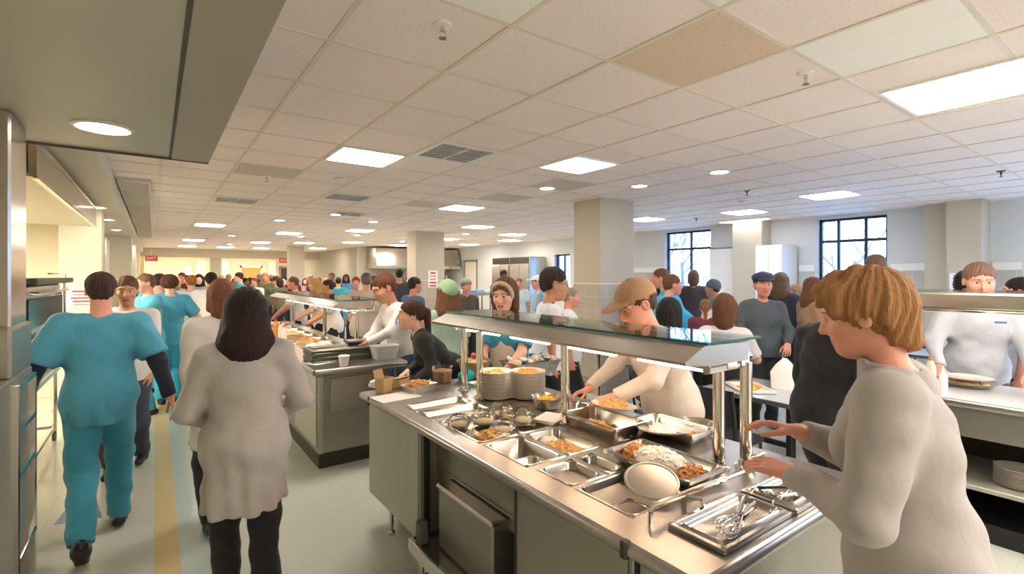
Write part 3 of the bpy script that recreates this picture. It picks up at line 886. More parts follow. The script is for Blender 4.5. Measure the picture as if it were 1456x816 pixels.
# ---- plate stacks
def plate_mesh(r=.118):
    mb = MB()
    mb.lathe([(.001, .003), (r * .60, .003), (r * .66, .005), (r * .98, .017), (r, .018), (r, .0155), (r * .97, .0135), (r * .68, .0), (r * .62, 0), (r * .60, .001), (.001, .001)], n=40)
    return mb
pm = plate_mesh().build('plate', PORC)
pm_used = []
def plates(x, y, z, n, label, toplabel, group, dz=.0088, seed=1, mesh=None):
    r = random.Random(seed)
    for k in range(n):
        if not pm_used and mesh is None:
            o = pm; pm_used.append(1)
        else:
            o = pm.copy(); COL.objects.link(o)
            if mesh: o.data = mesh
        o.location = (x + r.uniform(-.002, .002), y + r.uniform(-.002, .002), z + .0005 + dz * k)
        o.rotation_euler = (0, 0, r.uniform(0, 6))
        tag(o, label if k < n - 1 else toplabel, 'plate', group)
    return z + .0005 + dz * (n - 1) + .004
PX1, PY1 = 1.815, 2.70
zt1 = plates(PX1, PY1, CT, 19, 'white plate within the stack right behind the guard post', 'top white plate, with food, of the stack behind the guard post', 'plates stacked behind the guard post', seed=2)
PX2, PY2 = 1.99, 2.58
zt2 = plates(PX2, PY2, CT, 19, 'white plate within the second stack, farther along from the guard post', 'top white plate with orange food on the second stack', 'plates in the second stack', seed=3)
pile('plated_food', PX1, PY1, zt1, .07, .07, .02, 30, F_PASTA, .012, 'pale pasta on the top plate behind the guard post', 21)
pile('plated_food', PX2, PY2, zt2, .07, .07, .025, 34, F_GOLD, .012, 'orange food on the top plate of the second stack', 22)

def bowl(x, y, z, r, h, m, label, cat='bowl', thick=.004, name='bowl'):
    mb = MB()
    mb.lathe([(.001, 0), (r * .62, 0), (r * .72, .006), (r * .94, h * .8), (r * 1.05, h), (r * 1.06, h - .004), (r * .98, h - .005), (r * .9, h * .8), (r * .68, .012), (.001, .008)], n=36)
    o = mb.build(name, m); o.location = (x, y, z)
    return tag(o, label, cat)
bx, by = ground(777, 580, CT)
bowl(bx, by, CT, .092, .072, PANSTEEL, 'steel bowl of corn between the plate stacks and the guard post')
pile('corn', bx, by, CT + .035, .066, .066, .04, 70, F_CORN, .010, 'yellow corn in the steel bowl', 23)
bx, by = ground(812, 592, CT)
bowl(bx + .05, by, CT, .08, .06, CLEARPL, 'clear bowl right behind the middle guard post')
# napkin stack
nx, ny = ground(783, 597, CT)
for k in range(5):
    M = MB().box(-.085, .085, -.07, .07, 0, .003, .001).build('napkin', PAPER)
    M.location = (nx, ny, CT + .0005 + .0034 * k); M.rotation_euler = (0, 0, .25 + .04 * k)
    tag(M, 'white folded napkin in the small pile by the corn bowl', 'napkin', 'napkins piled by the corn bowl')

def plate_at(x, y, z, r, tilt, label, name='plate'):
    o = plate_mesh(r).build(name, PORC); o.location = (x, y, z); o.rotation_euler = (tilt[0], tilt[1], 0)
    tag(o, label, 'plate'); return o
# plates the cap man is filling, at the raised pans
x, y = ground(873, 578, CT + .09)
plate_at(x, y, CT + .085, .125, (.0, .12), 'cream plate of fried food tilted under the capped server hand')
pile('plated_food', x, y, CT + .097, .085, .075, .028, 60, F_GOLD, .012, 'fried golden food on the tilted cream plate', 25)
x, y = ground(945, 611, CT + .06)
plate_at(x, y, CT + .048, .125, (-.1, .08), 'white plate of rice right beside the capped server fingers')
pile('plated_food', x, y, CT + .056, .075, .07, .028, 60, F_RICE, .011, 'white rice on the plate by the capped server fingers', 26)
x, y = ground(985, 607, CT + .03)
bowl(x + .04, y, CT, .085, .05, PANSTEEL, 'small steel bowl just behind the plate of rice')
# supporting rack under those plates
x, y = ground(905, 600, CT)
pan(1.99, 2.2, 1.35, 1.72, .06, 'steel pan of browned food at the server edge of the counter', z=CT + .063)
pile('browned_food', 2.095, 1.535, CT + .012, .075, .14, .04, 60, F_GOLD, .012, 'browned food in the pan at the server edge', 27)

# ---- utensils on the sheet trays
def whisk(x, y, z, a, L, label):
    t = empty('whisk', (x, y, z), a)
    MB().tube([(0, 0, 0), (L * .42, 0, .004)], [.009, .006], 10).build('handle', CHROME, t)
    w = MB()
    for k in range(5):
        q = math.pi * k / 5; pts = []
        for i in range(17):
            u = -1 + i / 8
            off = .032 * math.sin(math.pi * u)
            pts.append((L * .42 + L * .58 * (1 - u * u), off * math.cos(q), .026 * (1 - abs(u)) + .006 + off * math.sin(q) * .7))
        w.tube(pts, .0014, 5)
    w.build('wires', CHROME, t)
    tag(t, label, 'whisk'); return t
def spoon(x, y, z, a, L, label, dark=False, name='serving_spoon'):
    t = empty(name, (x, y, z), a)
    MB().tube([(0, 0, .004), (L * .3, 0, .010), (L * .62, 0, .008)], [.006, .0045, .004], 8).build('handle', BLACK if dark else CHROME, t)
    mb = MB()
    mb.loft([rr(L * .62 + L * .19, 0, L * .40 * s, .05 * s, .024 * s, zz) for s, zz in ((1, .010), (.9, .004), (.5, .0), (.48, .002), (.86, .006), (.97, .011))], False, False)
    mb.build('bowl', CHROME, t)
    tag(t, label, 'spoon'); return t
zt = CT + .0045
whisk(1.70, .94, zt + .008, math.radians(200), .36, 'large balloon whisk lying on the sheet tray')
whisk(1.71, .90, zt + .006, math.radians(190), .33, 'second wire whisk lying along the sheet tray')
spoon(1.80, .955, CT + .012, math.radians(-42), .27, 'black-handled serving spoon on the second sheet tray', True)
spoon(1.66, .83, zt, math.radians(20), .20, 'steel serving spoon near the edge of the whisk tray')
def tongs(x, y, z, a, L, label):
    t = empty('tongs', (x, y, z), a)
    for s in (-1, 1):
        MB().tube([(0, 0, .006), (L * .4, s * .018, .007), (L * .85, s * .026, .006), (L, s * .014, .005)], [.005, .006, .006, .004], 8).build('arm', CHROME, t)
    MB().ell((0, 0, .006), [.012, .009, .006]).build('hinge', CHROME, t)
    tag(t, label, 'tongs')
tongs(1.80, .865, CT + .010, math.radians(-8), .22, 'steel tongs on the second sheet tray by the spoon')

# ---- things on the far end of the middle counter
x, y = ground(560, 566, CT)
o = MB().box(-.14, .14, -.10, .10, 0, .0025).build('paper_sheet', PAPER, None, 0); o.location = (x + .02, y + .02, CT + .0005); o.rotation_euler = (0, 0, .1)
tag(o, 'flat white paper sheet on the end of the middle counter', 'paper')
def carton(x, y, w, d, h, a, label, open_=True):
    t = empty('food_carton', (x, y, CT), a)
    mb = MB(); th = .002
    mb.loft([rr(0, 0, w * .84, d * .84, .004, .0, 1), rr(0, 0, w, d, .004, h, 1), rr(0, 0, w - 2 * th, d - 2 * th, .004, h, 1), rr(0, 0, w * .84 - 2 * th, d * .84 - 2 * th, .004, .004, 1)], True, True)
    mb.build('box', KRAFT, t, 0)
    f = MB(); M = Matrix.Translation((0, d / 2, h)) @ Matrix.Rotation(math.radians(70 if open_ else 172), 4, 'X')
    f.box(-w / 2 + .003, w / 2 - .003, 0, d * (.6 if open_ else .95), 0, .002, 0, None, M)
    f.build('flap', KRAFT, t, 0)
    MB().box(-w * .4, w * .4, -d * .4, d * .4, h * .5, h * .7, .006).build('contents', PAPER, t)
    tag(t, label, 'carton')
x, y = ground(546, 557, CT); carton(x, y, .10, .085, .10, .5, 'upright kraft paper food carton beside the foil tray')
x, y = ground(567, 553, CT); carton(x + .03, y + .05, .12, .09, .065, .5, 'lower kraft paper carton behind the upright one', False)
x, y = ground(528, 552, CT)
r_ = random.Random(4); mb = MB(); mb.ell((0, 0, .028), [.07, .05, .03], 14, 9, None, None, .22, r_); o = mb.build('crumpled_paper', PAPER, None, 25); o.location = (x + .05, y, CT)
tag(o, 'crumpled white paper beside the kraft carton at the counter corner', 'paper')
def foil_tray(x, y, z, w, d, h, a, label):
    t = empty('foil_tray', (x, y, z), a); rn = random.Random(int(x * 100))
    n = 10; L = []
    for s, zz in ((.80, 0), (.9, h * .5), (1.0, h), (1.06, h + .002), (1.05, h - .003), (.97, h - .002), (.78, .006)):
        pts = rr(0, 0, w * s, d * s, .02, zz, 5)
        L.append([(px * (1 + rn.uniform(-.012, .012)), py * (1 + rn.uniform(-.012, .012)), pz) for px, py, pz in pts])
    MB().loft(L, True, True).build('tray', FOIL, t, 20)
    tag(t, label, 'foil tray'); return t
x, y = ground(597, 556, CT); foil_tray(x, y + .02, CT, .22, .15, .045, .25, 'foil tray of golden rice on the end of the middle counter')
pile('golden_rice', x, y + .02, CT + .03, .085, .06, .06, 110, F_GOLD, .010, 'golden rice heaped in the foil tray', 31)
def tub(x, y, r, h, label):
    t = empty('plastic_tub', (x, y, CT))
    MB().lathe([(r * .78, 0), (r * .8, .002), (r, h), (r * 1.08, h), (r * 1.08, h + .006), (r * 1.0, h + .006)], n=30, cap0=True).build('tub', CLEARPL, t)
    MB().lathe([(r * .77, .003), (r * .92, h * .78), (r * .6, h * .84), (.001, h * .86)], n=24, cap0=True).build('contents', F_STEW, t)
    tag(t, label, 'tub')
x, y = ground(628, 545, CT); tub(x + .03, y + .05, .082, .11, 'clear plastic tub of brown food behind the foil tray')
x, y = ground(668, 540, CT)
bowl(x + .1, y + .1, CT, .135, .13, mat('basket_bowl', (150, 128, 96), .5, 0, .8, 90), 'large tan serving bowl of salad behind the guard posts')
pile('salad', x + .1, y + .1, CT + .085, .105, .105, .07, 60, F_PASTA, .018, 'salad heaped in the large tan bowl', 32)
pile('sliced_meat', x + .13, y + .10, CT + .14, .06, .05, .05, 16, F_PINK, .024, 'pink sliced meat on top of the salad bowl', 33)
x, y = ground(735, 545, CT)
foil_tray(x + .35, y + .28, CT, .46, .26, .10, .0, 'large foil tray of wraps behind the plate stacks')
wr = random.Random(9)
for k in range(14):
    mb = MB(); mb.ell((0, 0, 0), [.034, .046, .03], 12, 8, None, None, .06, wr); o = mb.build('wrap', FOIL if k % 3 else mat('wrap_paper', (226, 208, 178), .6, 0, .4, 40))
    o.location = (x + .35 - .18 + .06 * (k % 7), y + .28 - .05 + .10 * (k // 7), CT + .10 + .02 * (k % 2)); o.rotation_euler = (0, 0, wr.uniform(-.5, .5))
    tag(o, 'small wrapped roll in the foil tray behind the plate stacks', 'wrap', 'wrapped rolls in the foil tray')
x, y = ground(652, 560, CT)
o = MB().lathe([(.001, 0), (.05, 0), (.06, .01), (.058, .01), (.048, .003), (.001, .003)], n=26).build('saucer', PORC); o.location = (1.93, 3.12, CT + .0005); tag(o, 'small pale saucer behind the rear guard post', 'saucer')
# teal towel draped near the leaning customer
r_ = random.Random(14); mb = MB(); mb.ell((0, 0, .04), [.07, .05, .045], 16, 10, None, None, .15, r_); o = mb.build('cloth', mat('teal_cloth', (0, 160, 160), .8), None, 40); o.location = (1.93, 3.27, CT)
tag(o, 'crumpled teal cloth at the far end of the middle counter', 'cloth')

# ---- dolly with steel bin in the knee space
T = empty('bin_dolly', (1.36, 2.08, 0)); tag(T, 'low steel dolly on casters under the middle counter', 'dolly')
fr = MB(); fr.box(-.24, .18, -.34, .375, .245, .275, .004); fr.build('deck', STEEL, T, 0)
rl = MB(); rl.box(-.262, -.235, -.36, .39, .225, .30, .005); rl.box(-.24, .2, .375, .392, .225, .30, .005); rl.build('side_rail', CHROME, T, 0)
MB().box(-.235, -.18, .30, .36, .28, .40, .01).build('corner_block', RUBBER, T)
for (x, y) in ((-.20, .33), (.14, .33), (-.20, -.30), (.14, -.30)):
    w = MB(); w.tube([(-.013, 0, .052), (.013, 0, .052)], .052, 20); o = w.build('caster', RUBBER, T); o.location = (x, y, 0)
    MB().box(-.02, -.016, -.03, .03, .03, .2, .002).box(.016, .02, -.03, .03, .03, .2, .002).box(-.024, .024, -.03, .03, .19, .225, .004).build('fork', CHROME, o)
    MB().tube([(-.022, 0, .052), (.022, 0, .052)], .016, 12).build('hub', CHROME, o)
Bn = empty('steel_bin', (1.40, 2.075, .277)); tag(Bn, 'square steel bin standing on the dolly under the counter', 'bin')
MB().box(-.195, .19, -.255, .255, 0, .325, .012).build('body', PANELST, Bn)
MB().box(-.205, .20, -.265, .265, .31, .335, .008).build('lid', STEEL, Bn)

# ============================================== SECOND COUNTER (BEYOND) ======
C2 = empty('serving_counter', (0, 0, 0))
tag(C2, 'steel serving counter farther along the aisle with stacked trays', 'serving counter')
X20, X21, Y20, Y21 = 1.10, 1.93, 4.37, 9.4
worktop_mesh(X20, X21, Y20, Y21, CT, .03, [(1.30, 1.80, 5.35, 8.9)]).build('worktop', STEELTOP, C2, 0)
nose_strip((X20, Y20), (X20, Y21), CT - .0005, .05, (-1, 0)).build('edge_trim', STEELTOP, C2)
nose_strip((X21, Y20), (X20, Y20), CT - .0005, .05, (0, -1)).build('edge_trim', STEELTOP, C2)
MB().box(1.15, 1.80, 4.46, 9.3, .15, .87, .004).build('cabinet', PANELST, C2, 0)
MB().box(1.25, 1.78, 4.445, 4.46, .50, .80, .004).box(1.27, 1.76, 4.44, 4.446, .52, .78, .003).build('end_panel', STEEL, C2, 0)
MB().box(1.15, 1.19, 4.452, 4.462, .15, .87, .002).build('corner_post', PANELGR, C2, 0)
MB().box(1.17, 1.78, 4.52, 9.2, 0, .15).build('plinth', PLINTH, C2, 0)
for y in (4.9, 5.9, 6.9, 7.9):
    MB().box(1.141, 1.15, y - .4, y + .4, .2, .82, .003).build('front_panel', PANELGR, C2, 0)
MB().box(1.84, 1.88, 4.42, 4.46, 0, .87, .003).build('leg', CHROME, C2, 0)
guard('steel and glass sneeze guard on the farther serving counter', [(1.74, 8.2), (1.78, 6.6), (1.83, 5.5)], 1.52, 1.64, 2.1, 1.37, 1.43, 5.35, 8.9, None)
for k in range(8):
    y = 5.58 + .44 * k
    pan(1.305, 1.795, y - .21, y + .21, .08, 'steel food pan on the farther counter, %s from the stacked trays' % NUMW[k], group='food pans on the farther counter')
    pile(('pasta', 'rice', 'browned_food', 'stew')[k % 4], 1.55, y, CT - .07, .19, .15, .11, 60, (F_PASTA, F_RICE, F_GOLD, F_STEW)[k % 4], .022,
         '%s in the farther counter pan, %s from the stacked trays' % (('pale pasta', 'white rice', 'golden food', 'brown stew')[k % 4], NUMW[k]), 40 + k)
# stacked service trays on its near end
TRAYM = mat('tray_dark', (98, 96, 84), .35, .5)
for k in range(9):
    o = pan(0, .56, 0, .36, .012, 'grey service tray stacked on the end of the farther counter', m=TRAYM, rim=.02, r=.03, z=0, cat='tray', name='service_tray', group='service trays stacked on the farther counter')
    o.location = (1.44 + R.uniform(-.01, .01), 4.86 + R.uniform(-.01, .01), CT + .013 + .0125 * k); o.rotation_euler = (0, 0, R.uniform(-.03, .03))
    if k == 8:
        o['label'] = 'topmost grey service tray of the stack on the farther counter'
x, y = ground(489, 520, CT)
cp = empty('paper_cup', (x, y, CT)); tag(cp, 'white paper cup in front of the stacked grey trays', 'cup')
MB().lathe([(.034, 0), (.048, .085), (.046, .085), (.033, .004)], n=24, cap0=True, cap1=True).build('cup', PLASTW, cp)
MB().lathe([(.05, .082), (.051, .09), (.044, .094), (.001, .094)], n=24).build('lid', PLASTW, cp)
o = MB().box(-.12, .12, -.09, .09, 0, .003).build('paper_sheet', PAPER, None, 0); o.location = (1.24, 4.72, CT + .0005); o.rotation_euler = (0, 0, .4); tag(o, 'white paper beside the stacked trays on the farther counter', 'paper')
def bottle(x, y, z, h, m, label, cap=None):
    t = empty('sauce_bottle', (x, y, z)); r = h * .14
    MB().lathe([(.001, 0), (r, 0), (r, h * .6), (r * .5, h * .78), (r * .4, h * .8)], n=18, cap1=True).build('body', m, t)
    MB().lathe([(r * .42, h * .79), (r * .42, h * .88), (r * .16, h * .9), (r * .1, h)], n=14, cap0=True, cap1=True).build('cap', cap or mat('cap_red', (198, 60, 34), .5), t)
    tag(t, label, 'bottle')
for k, (px, d, nm, c) in enumerate(((424, 6.6, 'amber', (208, 140, 60)), (432, 6.35, 'clear pale', (226, 214, 196)), (440, 6.2, 'white', (236, 228, 214)), (413, 7.0, 'brown', (150, 92, 48)))):
    x, y = at(px, d); x = max(1.22, min(1.28, x))
    bottle(x, y, CT, .26 - .02 * k, mat('bottle_' + nm.split()[0], c, .2), '%s sauce bottle on the farther counter, beside the near food pans' % nm)
def jar(x, y, z, r, h, m, label):
    t = empty('jar', (x, y, z))
    MB().lathe([(.001, 0), (r * .95, 0), (r, .01), (r, h * .85), (r * .85, h * .92), (r * .85, h)], n=20, cap1=True).build('glass', m, t)
    MB().lathe([(r * .9, h * .95), (r * .9, h * 1.1), (.001, h * 1.1)], n=20).build('lid', mat('jar_lid', (210, 170, 60), .35, .5), t)
    tag(t, label, 'jar')
for k, (px, d) in enumerate(((388, 7.6), (397, 7.2), (404, 7.9))):
    x, y = at(px, d)
    jar(1.24 if k != 1 else 1.2, y, CT, .055, .13, mat('jar_amber', (206, 150, 56), .15), 'amber jar with yellow lid, %s along the farther counter edge' % NUMW[k])
# slotted black basket the young cook is filling
bk = empty('serving_basket', (1.74, 5.03, CT + .02)); tag(bk, 'black slotted basket in the young cook hand', 'basket')
mb = MB(); mb.loft([rr(0, 0, .26, .16, .03, 0), rr(0, 0, .32, .2, .03, .10), rr(0, 0, .31, .19, .03, .10), rr(0, 0, .25, .15, .03, .006)], True, True); mb.build('basket', mat('basket_mesh', (60, 56, 50), .4, .5, .9, 120), bk)
MB().box(-.17, .17, -.11, .11, .10, .125, .008).build('rim', BLACK, bk)
pile('chips', 1.74, 5.03, CT + .10, .12, .07, .05, 40, F_PASTA, .018, 'pale chips in the black basket', 61)
# pale box held up beside the young cook
o = MB(); o.loft([rr(0, 0, .20, .14, .02, 0), rr(0, 0, .25, .18, .025, .13), rr(0, 0, .24, .17, .025, .13), rr(0, 0, .19, .13, .02, .006)], True, True)
o = o.build('plastic_bin', mat('bin_pale', (196, 196, 190), .35)); x, y = ground(612, 498, CT); o.location = (1.80, 4.60, CT); tag(o, 'pale plastic bin at the corner of the farther counter by the leaning customer', 'bin')
# ============================================ CHEF COUNTER (window side) =====
C3 = empty('serving_counter', (0, 0, 0))
tag(C3, 'white-topped counter in front of the balding chef with plates on its shelf', 'serving counter')
Xa, Xb, Ya, Yb_ = 4.22, 5.0, -1.2, 1.42
worktop_mesh(Xa, Xb, Ya, Yb_, CT, .03, []).build('worktop', mat('counter_white', (214, 214, 212), .28, .3), C3, 0)
nose_strip((Xa, Ya), (Xa, Yb_), CT - .0005, .05, (-1, 0)).build('edge_trim', STEELTOP, C3)
nose_strip((Xa, Yb_), (Xb, Yb_), CT - .0005, .05, (0, 1)).build('edge_trim', STEELTOP, C3)
MB().box(4.25, 4.27, Ya, 1.38, .66, .87, .003).build('apron', PANELST, C3, 0)
for y in (-1.1, .0, 1.33):
    MB().box(4.25, 4.97, y, y + .03, .1, .87).build('side_panel', PANELST, C3, 0)
MB().box(4.95, 4.97, Ya, 1.36, .1, .87).build('back_panel', DARKST, C3, 0)
MB().box(4.24, 4.96, Ya, 1.36, .33, .36, .004).build('shelf', PANELGR, C3, 0)
MB().box(4.3, 4.95, Ya, 1.36, .0, .12).build('plinth', BLACK, C3, 0)
g3 = empty('heat_lamp_bar', (0, 0, 0)); tag(g3, 'steel heat lamp bar across the chef counter', 'heat lamp')
MB().box(4.33, 4.55, Ya, 1.40, 1.475, 1.585, .012).build('bar', STEEL, g3, 0)
MB().box(4.32, 4.56, Ya, 1.41, 1.455, 1.475, .004).build('lower_rim', CHROME, g3, 0)
MB().box(4.25, 4.62, Ya, 1.41, 1.595, 1.605).build('glass_top', GLASS, g3, 0)
for y in (1.36, -.9):
    mb = MB(); post(mb, 4.46, y, CT, 1.48); p = mb.build('post', CHROME, g3)
    fb = MB(); foot(fb, 4.46, y, CT); fb.build('base_flange', CHROME, p)
for y in (.75, .15, -.5):
    MB().tube([(4.44, y - .12, 1.462), (4.44, y + .12, 1.462)], .012, 8).build('heat_lamp', emis('heat_soft', (255, 214, 160), 6.0), g3)
pl2 = plate_mesh(.13)
# plates on the shelf
for q, (x, y) in enumerate(((4.45, .66), (4.47, .36))):
    plates(x, y, .36, 11, 'white plate in the shelf stack under the chef counter, %s' % ('toward the coat' if q == 0 else 'away from the coat'),
           'top white plate of the shelf stack under the chef counter, %s' % ('toward the coat' if q == 0 else 'away from the coat'),
           'plates on the shelf under the chef counter, %s stack' % NUMW[q], dz=.0105, seed=20 + q, mesh=pm.data)
# the chef's pan of food
x, y = 4.80, .98
t = empty('saute_pan', (x, y, CT)); tag(t, 'wide steel pan of food on the chef counter under the lamp bar', 'pan')
MB().lathe([(.001, 0), (.13, 0), (.175, .035), (.18, .037), (.178, .033), (.13, .004), (.001, .004)], n=36).build('pan', PANSTEEL, t)
pile('pan_food', 0, 0, .006, .12, .12, .035, 50, F_PASTA, .02, '', 71, parent=t)
MB().lathe([(.001, .05), (.11, .05), (.15, .064), (.11, .054), (.001, .054)], n=30).build('plate', PORC, t)
# green topped bottle, paper goods at the far end of that counter
t = empty('container', (4.55, 1.30, CT)); tag(t, 'white container with crumpled green lid at the end of the chef counter', 'container')
MB().lathe([(.001, 0), (.07, 0), (.085, .10), (.08, .10), (.066, .004)], n=22).build('tub', PLASTW, t)
r_ = random.Random(3); MB().ell((0, 0, .115), [.075, .06, .04], 14, 8, None, None, .2, r_).build('lid', mat('green_lid', (40, 170, 90), .6), t, 40)
bottle(4.52, 1.12, CT, .24, mat('bottle_clear', (220, 220, 214), .15), 'clear bottle with tan cap beside the green-lidded container', mat('cap_tan', (196, 160, 110), .6))
bottle(4.40, 1.02, CT, .18, mat('bottle_white2', (232, 230, 224), .3), 'small white bottle beside the green-lidded container', mat('cap_white', (238, 238, 236), .4))

# ============================================================ DINING AREA ====
DTOP = mat('table_laminate', (176, 184, 192), .18, .1, 0, 1, .05, 8)
DEDGE = mat('table_edge', (150, 152, 154), .3, .8)
def table(x, y, w, d, a, label, h=.75):
    t = empty('dining_table', (x, y, 0), a); tag(t, label, 'table', 'dining tables')
    MB().loft([rr(0, 0, w - .02, d - .02, .05, h - .035), rr(0, 0, w - .02, d - .02, .05, h - .002), rr(0, 0, w - .04, d - .04, .05, h)], True, True).build('tabletop', DTOP, t)
    e = MB(); e.loft([rr(0, 0, w - .02, d - .02, .05, h - .04), rr(0, 0, w, d, .055, h - .036), rr(0, 0, w, d, .055, h - .004), rr(0, 0, w - .02, d - .02, .05, h - .001)], False, False); e.build('edge_band', DEDGE, t)
    for s in (-1, 1):
        xx = s * (w / 2 - .22)
        MB().box(xx - .025, xx + .025, -.035, .035, .09, h - .04, .006).build('leg', BLACK, t, 0)
        f = MB().box(xx - .025, xx + .025, -d / 2 + .1, d / 2 - .1, .07, .11, .008); o = f.build('foot_bar', BLACK, t, 0)
        for q in (-1, 1):
            MB().tube([(xx - .012, q * (d / 2 - .14), .035), (xx + .012, q * (d / 2 - .14), .035)], .034, 14).build('caster', RUBBER, o)
    MB().box(-w / 2 + .2, w / 2 - .2, -.02, .02, .30, .34, .005).build('cross_bar', BLACK, t, 0)
    return t
def chair(x, y, a, label, seatm=None):
    t = empty('dining_chair', (x, y, 0), a); tag(t, label, 'chair', 'dining chairs')
    sm = seatm or mat('chair_dark', (40, 42, 48), .5)
    MB().loft([rr(0, 0, .40, .40, .06, .43), rr(0, 0, .44, .43, .07, .445), rr(0, 0, .43, .42, .07, .465), rr(0, 0, .36, .36, .06, .470)], True, True).build('seat', sm, t)
    b = MB(); L = []
    for k in range(7):
        u = k / 6; zz = .60 + .27 * u
        L.append([(-.2 + .4 * i / 8, -.205 - .05 * u - .03 * (1 - ((i - 4) / 4) ** 2), zz) for i in range(9)] + [(.2 - .4 * i / 8, -.19 - .05 * u - .03 * (1 - ((4 - i) / 4) ** 2), zz) for i in range(9)])
    b.loft(L, True, True); b.build('backrest', sm, t)
    for s in (-1, 1):
        MB().tube([(s * .19, .19, 0), (s * .18, .17, .43)], .012, 8).build('leg', BLACK, t)
        MB().tube([(s * .20, -.24, 0), (s * .19, -.19, .43), (s * .19, -.235, .72), (s * .18, -.25, .86)], .012, 8).build('leg', BLACK, t)
    return t
tx, ty = 4.17, 2.10
table(tx, ty, .80, .74, math.radians(90), 'dining table with food tray and white bag before the navy-capped man')
tables = [(4.6, 3.5, .95, .70, .0, 'long table where the braided and ponytailed diners sit'), (7.75, 4.2, 1.2, .70, 0, 'table before the whiteboard beyond the hooded person'),
          (7.8, 2.4, 1.4, .76, 1.57, 'table before the three-pane window'), (8.7, 6.3, 1.4, .76, 1.57, 'table before the window beside the square column'),
          (4.6, 7.75, 1.5, .76, .1, 'table behind the camouflage-shirted diner'), (7.6, 8.3, 1.4, .76, .3, 'table between the two square columns'), (3.2, 10.8, 1.5, .76, .0, 'table beyond the headband server')]
for a in tables: table(*a)
A_ = lambda x, y, o=0: math.atan2(-x, y) + math.radians(o)
chairs = [(4.50, 2.68, A_(4.57, 2.73, -6), 'dark chair of the ponytailed white-shirted diner'), (3.65, 2.75, A_(3.69, 2.76, -66), 'dark chair of the black-haired woman in tan'), (4.95, 2.0, 1.57, 'dark chair at the bag table, on the window side'), (3.60, 2.14, -1.57, 'dark chair nearest the guard end, before the bag table'),
          (7.42, 3.62, 0, 'dark chair at the whiteboard table, nearer side'), (8.0, 4.75, 3.14, 'dark chair at the whiteboard table, farther side'), (8.35, 2.1, 1.57, 'dark chair at the three-pane window table, window side'), (7.2, 2.3, -1.57, 'dark chair at the three-pane window table, column side'),
          (8.1, 6.3, -1.57, 'dark chair at the window table by the square column'), (9.3, 6.3, 1.57, 'dark chair between window table and window'), (5.1, 7.15, 0, 'dark chair at the camouflage diner table'), (5.0, 8.4, 3.1, 'dark chair behind the camouflage diner table')]
for a in chairs: chair(*a)
# food tray and bag on the near dining table
t = pan(0, .40, 0, .28, .014, 'pale cafeteria tray of food on the dining table', m=mat('tray_pale', (222, 214, 204), .4), rim=.018, r=.03, z=0, cat='tray', name='cafeteria_tray')
t.location = (tx - .12, ty + .1, .766); t.rotation_euler = (0, 0, .9)
pile('plated_food', tx - .12, ty + .1, .755, .12, .08, .04, 60, F_GOLD, .016, 'browned food on the cafeteria tray', 81)
pb = MB(); pb.loft([rr(0, 0, .20, .16, .012, 0, 2), rr(0, 0, .22, .17, .012, .14, 2), rr(0, 0, .21, .10, .012, .20, 2), rr(0, 0, .20, .03, .006, .235, 2)], True, True)
o = pb.build('paper_bag', PAPER, None, 20); o.location = (tx + .17, ty - .04, .75); o.rotation_euler = (0, 0, .3); tag(o, 'white paper bag on the dining table beside the black suit', 'bag')
# colourful clutter on the diners table
cr = random.Random(5)
for k, (nm, c) in enumerate((('teal', (20, 168, 178)), ('red', (214, 40, 50)), ('pink', (226, 80, 140)), ('yellow', (240, 200, 60)), ('blue', (50, 90, 190)))):
    mb = MB(); mb.ell((0, 0, .05), [.07, .06, .055], 12, 8, None, None, .2, cr)
    o = mb.build('snack_packet', mat('packet_' + nm, c, .35), None, 40); o.location = (4.24 + .12 * k, 3.55 + .12 * (k % 2), .75)
    tag(o, 'crinkled %s snack packet on the diners table' % nm, 'packet')
for k in range(3):
    o = MB().box(-.11, .11, -.08, .08, 0, .05, .008).build('takeout_box', PLASTW, None, 0); o.location = (4.30 + .27 * k, 3.28, .75); o.rotation_euler = (0, 0, .2)
    tag(o, 'white takeout box on the diners table, %s from the packets' % NUMW[k], 'box')
bottle(4.93, 3.6, .75, .24, mat('bottle_green', (70, 150, 90), .2), 'small green bottle on the diners table')
# condiment stand by the glasses man
t = empty('condiment_stand', (4.1, 4.55, 0)); tag(t, 'tall steel condiment stand with jars behind the man in glasses', 'stand')
MB().box(-.5, .4, -.25, .25, .98, 1.02, .006).build('top', STEELTOP, t, 0)
for (a, b) in ((-.46, -.21), (.36, -.21), (-.46, .21), (.36, .21)):
    MB().tube([(a, b, 0), (a, b, .98)], .018, 10).build('leg', CHROME, t)
MB().box(-.47, .37, -.22, .22, .4, .42, .004).build('shelf', STEEL, t, 0)
for k, (nm, c) in enumerate((('green', (110, 150, 50)), ('yellow', (220, 190, 40)), ('maroon', (110, 40, 50)), ('amber', (206, 150, 60)))):
    jar(3.75 + .13 * k, 4.5 + .05 * (k % 2), 1.02, .045, .13, mat('jar_' + nm, c, .3), '%s jar on the condiment stand behind the man in glasses' % nm)
o = MB().box(-.14, .14, -.1, .1, 0, .07, .015).build('equipment_box', mat('box_grey', (92, 96, 98), .5), None, 0); o.location = (4.36, 4.5, 1.02); tag(o, 'grey box on the condiment stand by the square column', 'box')

